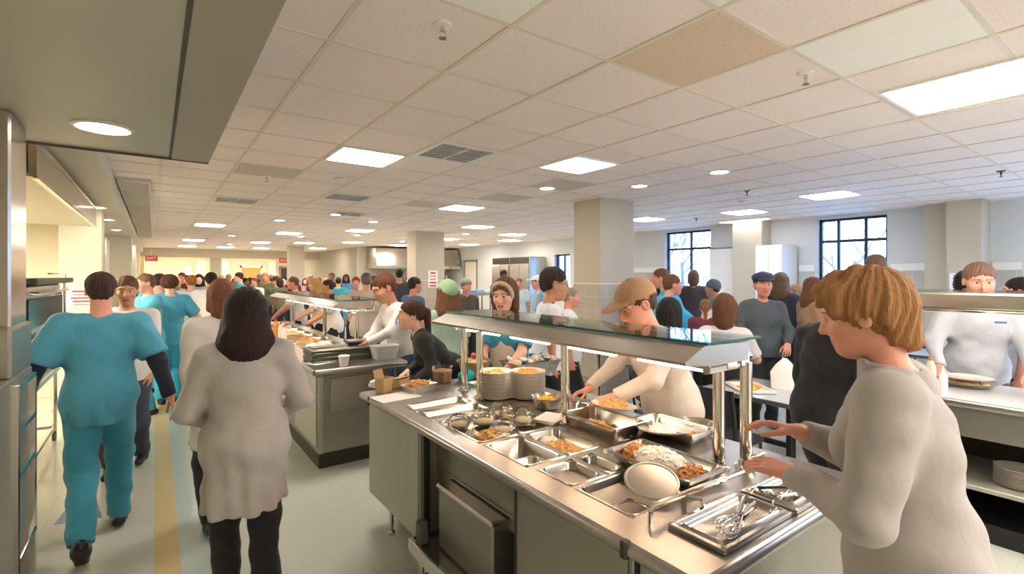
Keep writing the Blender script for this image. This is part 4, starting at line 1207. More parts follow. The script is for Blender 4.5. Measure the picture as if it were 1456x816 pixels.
# white locker, board, fridges, hood line
lk = empty('locker', (9.66, 4.72, 0)); tag(lk, 'tall white metal locker against the window wall', 'locker')
MB().box(-.28, .30, -.25, .25, 0.06, 2.28, .006).build('body', WHITEP, lk, 0)
for s in (-1, 1):
    d = MB().box(-.298, -.281, s * .125 - .12, s * .125 + .12, .1, 2.25, .004).build('door', WHITEP, lk, 0)
    MB().box(-.315, -.298, s * .125 - s * .095 - .012, s * .125 - s * .095 + .012, 1.1, 1.24, .004).build('handle', CHROME, d, 0)
MB().box(-.26, .28, -.23, .23, 0, .06).build('plinth', DARKST, lk, 0)
wb = empty('whiteboard', (9.93, 5.95, 0)); tag(wb, 'tall white board beside the window next to the pilaster', 'board')
MB().box(-.03, .03, -.33, .33, .5, 2.28, .004).build('board', WHITEP, wb, 0)
MB().box(-.04, .04, -.35, .35, 2.28, 2.31, .004).box(-.04, .04, -.35, .35, .47, .5, .004).build('frame', mat('grey_alu', (140, 142, 144), .4, .7), wb, 0)
MB().box(-.03, .06, -.34, .34, .46, .47).build('marker_shelf', CHROME, wb, 0)
for k, y in enumerate((12.5, 13.55)):
    f = empty('steel_fridge', (9.66, y, 0)); tag(f, 'tall steel fridge on the back stretch, %s of two' % ('nearer' if k == 0 else 'farther'), 'fridge', 'tall steel fridges')
    MB().box(-.33, .33, -.5, .5, .12, 2.3, .01).build('body', STEEL, f, 0)
    for s in (-1, 1):
        d = MB().box(-.37, -.335, s * .248 - .235, s * .248 + .235, .2, 2.05, .01).build('door', STEEL, f, 0)
        MB().tube([(-.37, s * .05, .9), (-.41, s * .05, .93), (-.41, s * .05, 1.4), (-.37, s * .05, 1.43)], .012, 8).build('handle', CHROME, d)
    MB().box(-.345, -.33, -.48, .48, 2.08, 2.28, .004).build('grille', DARKST, f, 0)
    for (a, b) in ((-.28, -.44), (.28, -.44), (-.28, .44), (.28, .44)):
        MB().cyl((a, b, 0), .025, .13, 12).build('leg', CHROME, f)
def hood(x0, x1, y0, y1, z0, z1, label, light=True):
    h = empty('extraction_hood', (0, 0, 0)); tag(h, label, 'hood', 'steel extraction hoods')
    MB().loft([[(x0 + .0, y0, z0), (x1, y0, z0), (x1, y1, z0), (x0, y1, z0)], [(x0, y0, z0 + .1), (x1, y0, z0 + .1), (x1, y1, z0 + .1), (x0, y1, z0 + .1)], [(x0 + .02, y0 + .22, z1), (x1 - .02, y0 + .22, z1), (x1 - .02, y1, z1), (x0 + .02, y1, z1)]], True, True).build('canopy', STEEL, h, 0)
    MB().box(x0 - .01, x1 + .01, y0 - .012, y0 + .02, z0 - .02, z0 + .05, .004).build('front_lip', CHROME, h, 0)
    n = 4
    for k in range(n):
        xx = x0 + (x1 - x0) * (k + .5) / n
        MB().box(xx - .2, xx + .2, y0 + .3, y0 + .34, z0 + .0, z0 + .3, .003).build('filter', DARKST, h, 0)
    if light:
        MB().box(x0 + .3, x1 - .3, y0 + .12, y0 + .18, z0 - .012, z0 + .004).build('hood_light', emis('hood_lamp', (255, 240, 220), 1.2), h, 0)
hood(6.5, 8.15, 17.3, 18.45, 1.98, 2.72, 'large steel extraction hood over the dark cooking line')
hood(8.5, 9.9, 17.2, 18.45, 1.98, 2.72, 'steel extraction hood seen past the column with the poster')
for k, x in enumerate((6.55, 7.15, 7.75, 8.6, 9.2)):
    r = empty('cooking_range', (x + .28, 17.85, 0)); tag(r, 'dark cooking range under the hoods, %s in the line' % NUMW[k], 'range', 'dark cooking ranges')
    MB().box(-.28, .28, -.4, .4, .1, .9, .006).build('body', DARKST, r, 0)
    MB().box(-.28, .28, .34, .4, .9, 1.5, .004).build('backsplash', mat('splash', (90, 86, 80), .3, .8), r, 0)
    d = MB().box(-.24, .24, -.425, -.4, .25, .68, .006).build('door', BLACK, r, 0)
    MB().tube([(-.2, -.43, .64), (-.2, -.46, .64), (.2, -.46, .64), (.2, -.43, .64)], .01, 8).build('handle', CHROME, d)
    MB().box(-.27, .27, -.2, .38, 1.45, 1.48, .003).build('shelf', STEEL, r, 0)
    for q in range(4):
        MB().tube([(-.18 + .12 * q, -.4, .8), (-.18 + .12 * q, -.43, .8)], .02, 12).build('knob', CHROME, r)
# small equipment and utensils on the range shelves
kr = random.Random(8)
for k in range(12):
    x = 6.6 + .27 * k if k < 6 else 8.65 + .2 * (k - 6)
    mb = MB(); rd = kr.uniform(.07, .11); hh = kr.uniform(.12, .22)
    mb.lathe([(.001, 0), (rd, 0), (rd, hh), (rd * 1.05, hh), (rd * .96, hh - .004), (rd * .94, .006), (.001, .006)], n=20)
    o = mb.build('stock_pot', STEEL if k % 2 else DARKST); o.location = (x, 17.92, 1.48)
    tag(o, '%s stock pot on the range shelf, %s along the hood line' % ('steel' if k % 2 else 'dark', NUMW[k]), 'pot', 'pots on the range shelves')
# high steel pass table seen above the headband server
t = empty('pass_table', (6.25, 10.2, 0)); tag(t, 'tall steel table with trays on top behind the headband server', 'table')
MB().box(-.75, .75, -.4, .4, 1.24, 1.29, .008).build('top', STEELTOP, t, 0)
for (a, b) in ((-.68, -.34), (.68, -.34), (-.68, .34), (.68, .34), (0, -.34)):
    MB().tube([(a, b, 0), (a, b, 1.24)], .022, 10).build('leg', CHROME, t)
MB().box(-.7, .7, -.36, .36, .55, .58, .004).build('shelf', STEEL, t, 0)
for k in range(6):
    c = ((150, 190, 220), (220, 220, 214), (90, 140, 200))[k % 3]
    o = MB().box(-.09, .09, -.07, .07, 0, .06 + .03 * (k % 2), .01).build('food_box', mat('box_tone%d' % (k % 3), c, .4), None, 0); o.location = (5.68 + .23 * k, 10.15, 1.29)
    tag(o, 'small box on the tall steel table, %s from the poster column' % NUMW[k], 'box', 'boxes on the tall steel table')

# posters and notices
def poster(px, py, x, y, z, w, h, rot, label, seed, cols):
    t = empty('poster', (x, y, z), rot); tag(t, label, 'poster')
    MB().box(-w / 2, w / 2, -.003, 0, -h / 2, h / 2).build('sheet', PAPER, t, 0)
    r = random.Random(seed); p = MB()
    for k in range(5):
        zz = h * (.36 - .19 * k); ww = w * r.uniform(.25, .42)
        p.box(-ww, ww, -.005, -.003, zz - h * .05, zz + h * .04, 0, cols[k % len(cols)])
    p.build('printing', None, t, 0)
RED = mat('print_red', (206, 60, 70), .6); PINKP = mat('print_pink', (226, 150, 150), .6)
poster(0, 0, 5.62, 11.14, 1.62, .26, .42, 0, 'red and white poster on the middle square column', 3, (RED, PINKP, PINKP, RED, RED))
poster(0, 0, -.80, 8.995, 1.40, .40, .24, 0, 'red patterned notice on the cream kitchen pillar', 4, (RED, PINKP, RED, RED, PINKP))
poster(0, 0, 9.49, 1.98, 1.62, .30, .24, -math.pi / 2, 'small pale notice on the window pilaster above the dark-haired man', 5, (PINKP, mat('print_grey', (150, 150, 170), .6)))

# ======================================================== KITCHEN (aisle) ====
KH = empty('extraction_hood', (0, 0, 0)); tag(KH, 'long steel hood over the ovens beside the aisle', 'hood', 'steel extraction hoods')
MB().box(-2.2, -.66, 4.4, 8.4, 2.34, 2.36).build('underside', mat('hood_under', (206, 196, 176), .35, .5), KH, 0)
MB().loft([[(-.66, 4.4, 2.34), (-.66, 8.4, 2.34), (-.62, 8.4, 2.34), (-.62, 4.4, 2.34)], [(-.66, 4.4, 2.56), (-.66, 8.4, 2.56), (-.62, 8.4, 2.56), (-.62, 4.4, 2.56)]], True, True).build('fascia', mat('hood_fascia', (206, 192, 170), .22, .9, .25, 7, stretch=(1, 2, .3)), KH, 0)
MB().box(-.635, -.605, 4.4, 8.4, 2.56, 2.585, .004).box(-.64, -.61, 4.4, 8.4, 2.33, 2.35, .004).build('rim', CHROME, KH, 0)
MB().box(-2.2, -.62, 8.4, 8.43, 2.34, 2.58).build('end_panel', STEEL, KH, 0)
MB().box(-1.9, -1.3, 5.4, 7.4, 2.325, 2.345).build('hood_light', emis('kitchen_lamp', (255, 240, 214), 14.0), KH, 0)
# deck oven with open shelf on casters
ov = empty('deck_oven', (-1.2, 6.0, 0)); tag(ov, 'steel double deck oven on a caster stand behind the teal scrubs man', 'oven')
for k, z in enumerate((.78, 1.22)):
    b = MB().box(-.45, .40, -.95, .95, z, z + .40, .012).build('deck', STEEL, ov, 0)
    d = MB().box(.40, .43, -.85, .85, z + .06, z + .30, .008).build('door', mat('oven_glass', (26, 24, 24), .15), ov, 0)
    MB().tube([(.43, -.8, z + .34), (.47, -.8, z + .34), (.47, .8, z + .34), (.43, .8, z + .34)], .014, 10).build('handle', CHROME, d)
    MB().box(.401, .415, .86, .94, z + .06, z + .34, .003).build('control_panel', BLACK, b, 0)
MB().box(-.47, .5, -1.0, 1.0, 1.63, 1.68, .01).build('top_shelf', DARKST, ov, 0)
MB().box(-.45, .40, -.95, .95, .72, .78, .006).build('base', STEEL, ov, 0)
for (a, b) in ((.36, -.9), (.36, .9), (-.4, -.9), (-.4, .9)):
    l = MB().tube([(a, b, .1), (a, b, .74)], .022, 10).build('leg', CHROME, ov)
    MB().tube([(a - .014, b, .05), (a + .014, b, .05)], .05, 16).build('caster', RUBBER, l)
st = MB(); st.tube([(.36, -.9, .14), (.36, .9, .14)], .018, 10).tube([(-.4, -.9, .14), (-.4, .9, .14)], .018, 10).tube([(.36, -.9, .14), (-.4, -.9, .14)], .018, 10).tube([(.36, .9, .14), (-.4, .9, .14)], .018, 10); st.build('base_rail', CHROME, ov)
MB().tube([(.43, .98, 1.1), (.43, .98, 1.72), (.30, .98, 1.72)], .012, 8).build('bracket', CHROME, ov)
tbk = empty('work_table', (-1.15, 4.25, 0)); tag(tbk, 'steel work table behind the steel pier at the aisle side', 'table')
MB().box(-.45, .35, -.55, .6, .86, .90, .008).build('top', STEELTOP, tbk, 0)
for (a, b) in ((.31, -.5), (.31, .55), (-.4, -.5), (-.4, .55)):
    MB().tube([(a, b, 0), (a, b, .86)], .02, 10).build('leg', CHROME, tbk)
MB().box(-.42, .32, -.52, .57, .22, .25, .004).build('shelf', STEEL, tbk, 0)
ws = empty('wall_shelf', (-2.6, 5.6, 1.95)); tag(ws, 'steel wall shelf under the lit kitchen wall', 'shelf')
MB().box(-.38, .02, -1.4, 1.6, 0, .03, .004).build('shelf', STEEL, ws, 0)
for y in (-1.2, 0, 1.3):
    MB().box(-.39, -.05, y - .01, y + .01, -.2, 0).build('bracket', STEEL, ws, 0)
# ================================================================= PEOPLE ====
V = lambda *a: np.array(a, dtype=np.float64)
def axis(lo, hi, step, bands=()):
    """grid coordinates from lo to hi, refined inside the given (lo, hi, step) bands"""
    out = [lo]
    while out[-1] < hi:
        s = step; x = out[-1]
        for (a, b, st) in bands:
            if a - step < x < b: s = min(s, st)
        out.append(x + s)
    return np.array(out, dtype=np.float32)

class Field:
    def __init__(self, lo, hi, step, bx=(), by=(), bz=()):
        self.ax = [axis(lo[0], hi[0], step, bx), axis(lo[1], hi[1], step, by), axis(lo[2], hi[2], step, bz)]
        self.f = np.full([len(a) for a in self.ax], 1.0, dtype=np.float32)
        self.step = step
    def win(self, lo, hi, m):
        s = []
        for i in range(3):
            a = int(np.searchsorted(self.ax[i], lo[i] - m)); b = int(np.searchsorted(self.ax[i], hi[i] + m))
            if b <= a: return None, None
            s.append(slice(a, b))
        X = self.ax[0][s[0]][:, None, None]; Y = self.ax[1][s[1]][None, :, None]; Z = self.ax[2][s[2]][None, None, :]
        return tuple(s), (X, Y, Z)
    def put(self, s, d, k, op):
        g = self.f[s]
        if op == 'u':
            if k > 0:
                h = np.maximum(k - np.abs(g - d), 0) / k
                self.f[s] = np.minimum(g, d) - h * h * k * .25
            else: self.f[s] = np.minimum(g, d)
        else:
            d = -d
            if k > 0:
                h = np.maximum(k - np.abs(g - d), 0) / k
                self.f[s] = np.maximum(g, d) + h * h * k * .25
            else: self.f[s] = np.maximum(g, d)
    def rc(self, a, b, ra, rb, k=.03, op='u', cut=None, sy=None):
        a = np.asarray(a, float); b = np.asarray(b, float); r = max(ra, rb)
        if sy: r = r * max(1, 1 / sy)
        s, P = self.win(np.minimum(a, b) - r, np.maximum(a, b) + r, k + 2.5 * self.step)
        if s is None: return
        X, Y, Z = P
        ba = b - a; L = float(ba @ ba) + 1e-9
        if sy:                                        # flattened front to back about the axis
            t = np.clip(((X - a[0]) * ba[0] + (Y - a[1]) * ba[1] + (Z - a[2]) * ba[2]) / L, 0, 1)
            dx = X - a[0] - ba[0] * t; dy = (Y - a[1] - ba[1] * t) * sy; dz = Z - a[2] - ba[2] * t
            d = (np.sqrt(dx * dx + dy * dy + dz * dz) - (ra + (rb - ra) * t)) / max(1.0, sy) ** .5
        else:
            t = np.clip(((X - a[0]) * ba[0] + (Y - a[1]) * ba[1] + (Z - a[2]) * ba[2]) / L, 0, 1)
            dx = X - a[0] - ba[0] * t; dy = Y - a[1] - ba[1] * t; dz = Z - a[2] - ba[2] * t
            d = np.sqrt(dx * dx + dy * dy + dz * dz) - (ra + (rb - ra) * t)
        if cut is not None:
            for (p, n) in cut:
                p = np.asarray(p, float); n = np.asarray(n, float); n = n / np.linalg.norm(n)
                d = np.maximum(d, (X - p[0]) * n[0] + (Y - p[1]) * n[1] + (Z - p[2]) * n[2])
        self.put(s, d.astype(np.float32), k, op)
    def ell(self, c, r, Rm=None, k=.03, op='u', cut=None):
        c = np.asarray(c, float); m = max(r)
        s, P = self.win(c - m, c + m, k + 2.5 * self.step)
        if s is None: return
        X, Y, Z = (P[0] - c[0], P[1] - c[1], P[2] - c[2])
        if Rm is not None:
            q = [X * Rm[0, i] + Y * Rm[1, i] + Z * Rm[2, i] for i in range(3)]
        else:
            q = [X + 0 * Y + 0 * Z, Y + 0 * X + 0 * Z, Z + 0 * X + 0 * Y]
        k0 = np.sqrt((q[0] / r[0]) ** 2 + (q[1] / r[1]) ** 2 + (q[2] / r[2]) ** 2) + 1e-6
        k1 = np.sqrt((q[0] / r[0] ** 2) ** 2 + (q[1] / r[1] ** 2) ** 2 + (q[2] / r[2] ** 2) ** 2) + 1e-6
        d = k0 * (k0 - 1) / k1
        if cut is not None:
            for (p, n) in cut:                        # half spaces given in the ellipsoid's own frame about the head centre
                p = np.asarray(p, float); n = np.asarray(n, float); n = n / np.linalg.norm(n)
                d = np.maximum(d, (q[0] - p[0]) * n[0] + (q[1] - p[1]) * n[1] + (q[2] - p[2]) * n[2])
        self.put(s, d.astype(np.float32), k, op)
    def ripple(self, amp, seed=0, fx=14., fy=14., fz=20.):
        X = self.ax[0][:, None, None]; Y = self.ax[1][None, :, None]; Z = self.ax[2][None, None, :]
        w = np.sin(X * fx + np.sin(Z * fz * .6 + seed) * 1.3 + seed) * np.sin(Y * fy + Z * fz * .4 + seed * 2) + .6 * np.sin(Z * fz + X * fx * .8 + Y * 5 + seed)
        m = np.abs(self.f) < .05
        self.f = np.where(m, self.f + (amp * w).astype(np.float32), self.f)
    def folds(self, c, z0, z1, amp, n, seed):
        X = self.ax[0][:, None, None] - c[0]; Y = self.ax[1][None, :, None] - c[1]; Z = self.ax[2][None, None, :]
        a = np.arctan2(X, -Y)
        t = np.clip((z0 - Z) / (z0 - z1), 0, 1)
        w = np.sin(a * n + seed + 1.2 * np.sin(a * 3 + seed)) + .5 * np.sin(a * (n * 1.7) + Z * 6)
        self.f = np.where((np.abs(self.f) < .06) & (np.sqrt(X * X + Y * Y) < .42) & (Z < z0), self.f + (amp * t * w).astype(np.float32), self.f)
    def slab(self, p, n):
        p = np.asarray(p, float); n = np.asarray(n, float); n = n / np.linalg.norm(n)
        X = self.ax[0][:, None, None]; Y = self.ax[1][None, :, None]; Z = self.ax[2][None, None, :]
        self.f = np.maximum(self.f, ((X - p[0]) * n[0] + (Y - p[1]) * n[1] + (Z - p[2]) * n[2]).astype(np.float32))
    def mesh(self, biggest=False):
        f = self.f; f[0] = 1; f[-1] = 1; f[:, 0] = 1; f[:, -1] = 1; f[:, :, 0] = 1; f[:, :, -1] = 1
        nx, ny, nz = f.shape; ins = f < 0
        c = [ins[i:nx - 1 + i, j:ny - 1 + j, k:nz - 1 + k] for i in (0, 1) for j in (0, 1) for k in (0, 1)]
        anyi = c[0].copy(); alli = c[0].copy()
        for q in c[1:]: anyi |= q; alli &= q
        act = anyi & ~alli
        I, J, K = np.nonzero(act)
        if len(I) == 0: return np.zeros((0, 3)), np.zeros((0, 4), int)
        idx = np.full(act.shape, -1, dtype=np.int64); idx[I, J, K] = np.arange(len(I))
        acc = np.zeros((len(I), 3)); cnt = np.zeros(len(I))
        A = self.ax
        corners = [(i, j, k) for i in (0, 1) for j in (0, 1) for k in (0, 1)]
        edges = [(a, b) for a in range(8) for b in range(a + 1, 8) if sum(abs(u - v) for u, v in zip(corners[a], corners[b])) == 1]
        for a, b in edges:
            ca, cb = corners[a], corners[b]
            fa = f[I + ca[0], J + ca[1], K + ca[2]]; fb = f[I + cb[0], J + cb[1], K + cb[2]]
            m = (fa < 0) != (fb < 0)
            den = np.where(m, fa - fb, 1.0)
            t = np.where(m, fa / den, 0)
            for ax_, ind, in ((0, I), (1, J), (2, K)):
                pa = A[ax_][ind + ca[ax_]]; pb = A[ax_][ind + cb[ax_]]
                acc[:, ax_] += np.where(m, pa + (pb - pa) * t, 0)
            cnt += m
        vs = acc / cnt[:, None]
        quads = []
        for d in range(3):
            o = [i for i in range(3) if i != d]
            sl0 = [slice(None)] * 3; sl1 = [slice(None)] * 3
            sl0[d] = slice(0, -1); sl1[d] = slice(1, None)
            x = ins[tuple(sl0)] != ins[tuple(sl1)]
            E = np.array(np.nonzero(x))
            ok = (E[o[0]] > 0) & (E[o[1]] > 0) & (E[o[0]] < f.shape[o[0]] - 1) & (E[o[1]] < f.shape[o[1]] - 1)
            E = E[:, ok]
            q = []
            for (u, v) in ((0, 0), (-1, 0), (-1, -1), (0, -1)):
                T = E.copy(); T[o[0]] += u; T[o[1]] += v
                q.append(idx[T[0], T[1], T[2]])
            q = np.array(q).T
            flip = ins[E[0], E[1], E[2]]
            if d == 1: flip = ~flip
            q[~flip] = q[~flip][:, ::-1]
            quads.append(q)
        return vs, np.concatenate(quads)

def to_obj(name, vs, qs, mats, parent, mi=None, relax=1):
    if relax and len(vs):
        for _ in range(relax):
            e = np.concatenate([qs[:, [0, 1]], qs[:, [1, 2]], qs[:, [2, 3]], qs[:, [3, 0]]])
            s = np.zeros_like(vs); n = np.zeros(len(vs))
            np.add.at(s, e[:, 0], vs[e[:, 1]]); np.add.at(s, e[:, 1], vs[e[:, 0]])
            np.add.at(n, e[:, 0], 1); np.add.at(n, e[:, 1], 1)
            vs = vs * .6 + .4 * s / np.maximum(n, 1)[:, None]
    me = bpy.data.meshes.new(name)
    me.vertices.add(len(vs)); me.vertices.foreach_set('co', vs.astype(np.float32).ravel())
    me.loops.add(len(qs) * 4); me.loops.foreach_set('vertex_index', qs.astype(np.int32).ravel())
    me.polygons.add(len(qs)); me.polygons.foreach_set('loop_start', np.arange(0, len(qs) * 4, 4, dtype=np.int32))
    me.polygons.foreach_set('loop_total', np.full(len(qs), 4, dtype=np.int32))
    for m in mats: me.materials.append(m)
    if mi is not None: me.polygons.foreach_set('material_index', mi.astype(np.int32))
    me.polygons.foreach_set('use_smooth', np.ones(len(qs), dtype=bool))
    me.update(calc_edges=True); me.validate()
    o = bpy.data.objects.new(name, me); COL.objects.link(o)
    if parent is not None: o.parent = parent
    return o

def rx(a): c, s = math.cos(a), math.sin(a); return np.array([[1, 0, 0], [0, c, -s], [0, s, c]])
def ry(a): c, s = math.cos(a), math.sin(a); return np.array([[c, 0, s], [0, 1, 0], [-s, 0, c]])
def rz(a): c, s = math.cos(a), math.sin(a); return np.array([[c, -s, 0], [s, c, 0], [0, 0, 1]])
def unit(v): return v / (np.linalg.norm(v) + 1e-9)
def ik(a, t, l1, l2, pole):
    d = t - a; L = np.linalg.norm(d); L2 = min(L, (l1 + l2) * .995); u = d / (L + 1e-9)
    t = a + u * L2
    x = (l1 * l1 - l2 * l2 + L2 * L2) / (2 * L2); h = math.sqrt(max(0, l1 * l1 - x * x))
    p = pole - u * (pole @ u); p = unit(p)
    return a + u * x + p * h, t

SKINS = {'fair': (232, 182, 154), 'pink': (226, 160, 136), 'tan': (204, 146, 112), 'brown': (142, 92, 66), 'dark': (92, 58, 44)}
def skin_m(k): return mat('skin_' + k, SKINS[k], .5, 0, .04, 180, .04, 30, sub=.08)
def lip_m(k):
    c = SKINS[k]; return mat('lips_' + k, (int(c[0] * .86), int(c[1] * .62), int(c[2] * .62)), .4)
EYEW = mat('eye_white', (206, 196, 186), .3); IRIS = mat('eye_dark', (48, 36, 30), .2)
def brow_m(c): return mat('brow_%d_%d_%d' % c, tuple(int(v * .8) for v in c), .8)
def hair_m(c): return mat('hair_%d_%d_%d' % c, c, .58, 0, .8, 40, .28, 14, stretch=(6, 6, .8), spec=.3)
def cloth_m(c, nm='cloth'): return mat('%s_%d_%d_%d' % ((nm,) + c), c, .85, 0, .22 if nm == 'coat' else .36, 6.5, .05, 7, sheen=.1, bdist=.035, stretch=(1.5, 1.5, .9))
SHOE = mat('shoe_black', (26, 25, 26), .35); SHOEW = mat('shoe_white', (220, 218, 212), .5); SHOEB = mat('shoe_brown', (84, 58, 44), .5)

RES = {'hi': dict(b=.013, h=.0052, n=.0042, c=.0095), 'mid': dict(b=.016, h=.0075, n=.0065, c=.014), 'lo': dict(b=.024, h=.012, n=.014, c=.022)}
STAND = ((.19, .03, .82), (-.19, .03, .82))
def person(x, y, face, label, h=1.72, lean=0., twist=0., arms=STAND, legs=((.09, 0., .08), (-.09, 0., .08)), head=(0., 0.), roll=0., hs=1., girth=1.,
           top='tee', topc=(200, 200, 200), legc=(30, 30, 34), hair='short', hairc=(60, 42, 30), skin='fair', res='mid', shoe=SHOE, pelvis=None, hem=None,
           curl=(.5, .5), undersleeve=None, group=None, female=False, extra=None, z0=0., fingers=(None, None), palms=(None, None), toe=None):
    r = RES[res]; s = h / 1.75
    root = empty('person', (x, y, z0), math.radians(face))
    tag(root, label, 'person', group)
    # ---- skeleton (metres for a 1.75 m figure, scaled by s at the end through the coordinates)
    P = V(0, 0, .93) if pelvis is None else V(*pelvis)
    Rt = rz(math.radians(twist)) @ rx(-math.radians(lean))
    Wst = P + Rt @ V(0, .0, .13); Ch = P + Rt @ V(0, .0, .34); Nb = P + Rt @ V(0, -.015, .545); Nt = P + Rt @ V(0, .012, .60)
    sw = .172 if female else .19
    Rh = rz(math.radians(head[0])) @ rx(-math.radians(head[1])) @ ry(math.radians(roll))
    Hc = Nb + (Rt @ V(0, .01, .05)) + Rh @ V(0, .035, .125 * hs)
    Sh = [P + Rt @ V(sgn * sw, -.01, .49) for sgn in (1, -1)]
    El = []; Wr = []
    for i, sgn in enumerate((1, -1)):
        tgt = V(*arms[i])
        e, w = ik(Sh[i], tgt, .285, .255, Rt @ V(sgn * .7, -.6, -.45)); El.append(e); Wr.append(w)
    Hp = [P + rz(math.radians(twist * .3)) @ V(sgn * .09, 0, -.03) for sgn in (1, -1)]
    Kn = []; An = []
    for i in range(2):
        k, a = ik(Hp[i], V(*legs[i]), .44, .415, V(.06 * (1 - 2 * i), 1, .1)); Kn.append(k); An.append(a)
    g = girth
    # ---- hands: frames
    hands = []
    for i, sgn in enumerate((1, -1)):
        f = unit(Wr[i] - El[i])
        if fingers[i] is not None: f = unit(.35 * f + V(*fingers[i]))
        if palms[i] is not None: n = V(*palms[i])
        elif abs(f[2]) > .75: n = V(-sgn, 0, 0)
        else: n = V(-sgn * .25, 0, -1)
        n = unit(n - f * (n @ f)); t = np.cross(f, n) * sgn
        hands.append((Wr[i], f, n, t))
    pts = np.array([P, Hc, *Sh, *El, *Wr, *Kn, *An, *[w + f * .2 for w, f, _, _ in hands]])
    lo = pts.min(0) - .28 * max(1, g * .9); hi = pts.max(0) + .28 * max(1, g * .9)
    lo[2] = min(An[0][2], An[1][2]) - .12; hi[2] = Hc[2] + .16 * hs
    fine = [(Hc - .135 * hs, Hc + .145 * hs, r['h'])]
    if res != 'lo':
        for (w, f, n, t) in hands:
            c = w + f * .1; fine.append((c - .115, c + .115, r['n']))
    bands = [[(a[i], b[i], st) for a, b, st in fine] for i in range(3)]
    F = Field(lo, hi, r['b'], *bands)
    # torso
    F.ell(P + V(0, -.01, .0), (.165 * g, .118 * g, .13), None, .05)
    F.ell(Wst, (.14 * g, .105 * g, .14), Rt, .06)
    F.ell(Ch, ((.155 if female else .168) * g, .115 * g, .20), Rt, .06)
    F.rc(Sh[0] - Rt @ V(.03, 0, .0), Sh[1] + Rt @ V(.03, 0, 0), .062, .062, .05)
    F.rc(Nb - Rt @ V(0, 0, .03), Hc + Rh @ V(0, -.03, -.05 * hs), .058 if not female else .05, .053 if not female else .045, .04)
    F.rc(Nb - Rt @ V(.09, 0, .035), Nb - Rt @ V(-.09, 0, .035), .045, .045, .05)
    for i in range(2):
        F.rc(Sh[i], El[i], .052 * g ** .5, .040, .04); F.rc(El[i], Wr[i], .042, .027, .03)
        F.rc(Hp[i], Kn[i], .085 * g ** .6, .056, .05); F.rc(Kn[i], An[i], .056, .037, .04)
        F.rc(Kn[i] * .82 + An[i] * .18, Kn[i] * .5 + An[i] * .5, .051, .046, .04)
    # hands
    for i, sgn in enumerate((1, -1)):
        w, f, n, t = hands[i]; cu = curl[i]
        for q in range(4):
            off = (1.5 - q) * .0205
            k0 = w + t * off * .55; k1 = w + f * (.088 - .004 * abs(q - 1)) + t * off
            F.rc(k0, k1, .0155, .0108, .014)
        for q in range(4):
            off = (1.5 - q) * .0205
            p = w + f * (.088 - .004 * abs(q - 1)) + t * off
            L = (.072, .080, .074, .058)[q]; fan = (1.5 - q) * .05
            ang = 0.
            for sg, (fr, rd) in enumerate(((.44, .0092), (.31, .0083), (.25, .0074))):
                ang += cu * (.55, .85, .6)[sg]
                d = (f * math.cos(ang) + n * math.sin(ang)) ; d = unit(d + t * fan)
                p2 = p + d * L * fr
                F.rc(p, p2, rd, rd * .93, .0035); p = p2
        b0 = w + f * .022 + t * .022; d = unit(f * .62 + t * .62 + n * (.25 + .3 * cu)); b1 = b0 + d * .045
        F.rc(b0, b1, .0145, .0115, .012)
        d2 = unit(f * .85 + t * .22 + n * (.2 + .4 * cu)); b2 = b1 + d2 * .032; F.rc(b1, b2, .0108, .009, .004)
        d3 = unit(f * .95 + n * (.2 + .5 * cu)); F.rc(b2, b2 + d3 * .024, .0092, .0075, .004)
    # feet
    tz = [V(0, 1, 0), V(0, 1, 0)]
    pitch = [(0, 0) if toe is None else toe][0]
    ft = []
    for i in range(2):
        a = math.radians(pitch[i]); d = V(0, math.cos(a), -math.sin(a)); ft.append(d); up = V(0, math.sin(a), math.cos(a))
        F.rc(An[i] - up * .045 - d * .03, An[i] - up * .05 + d * .13, .03, .022, .03)
    # head
    H = lambda a, b, c: Hc + Rh @ (V(a, b, c) * hs)
    E = lambda c, rr_, k, op='u': F.ell(H(*c), tuple(v * hs for v in rr_), Rh, k * hs, op)
    Cp = lambda a, b, ra, rb, k, op='u': F.rc(H(*a), H(*b), ra * hs, rb * hs, k * hs, op)
    E((0, -.012, .028), (.075, .095, .088), .02)
    E((0, .028, -.036), (.060, .064, .078), .03)
    E((0, .050, -.088), (.030, .034, .026), .03)
    if res != 'lo':
        E((.034, .052, -.022), (.028, .032, .026), .02); E((-.034, .052, -.022), (.028, .032, .026), .02)
        Cp((.012, .084, .030), (.045, .068, .028), .011, .009, .015); Cp((-.012, .084, .030), (-.045, .068, .028), .011, .009, .015)
        E((.030, .096, .006), (.019, .016, .012), .010, 's'); E((-.030, .096, .006), (.019, .016, .012), .010, 's')
        E((.030, .074, .006), (.0135, .0125, .0105), .004); E((-.030, .074, .006), (.0135, .0125, .0105), .004)
        Cp((0, .088, .016), (0, .108, -.026), .0075, .0115, .010); Cp((.010, .092, -.030), (-.010, .092, -.030), .0085, .0085, .008)
        Cp((.017, .084, -.056), (-.017, .084, -.056), .0075, .0075, .008); Cp((.013, .083, -.066), (-.013, .083, -.066), .008, .008, .006)
        Cp((.024, .094, -.0605), (-.024, .094, -.0605), .002, .002, .004, 's')
        for sg in (1, -1):
            E((sg * .076, -.012, -.002), (.010, .020, .031), .008); E((sg * .084, -.008, .002), (.006, .011, .019), .004, 's')
    else:
        Cp((0, .088, .012), (0, .106, -.028), .010, .014, .012)
    vs, qs = F.mesh()
    mi = np.zeros(len(qs), int); mats = [skin_m(skin)]
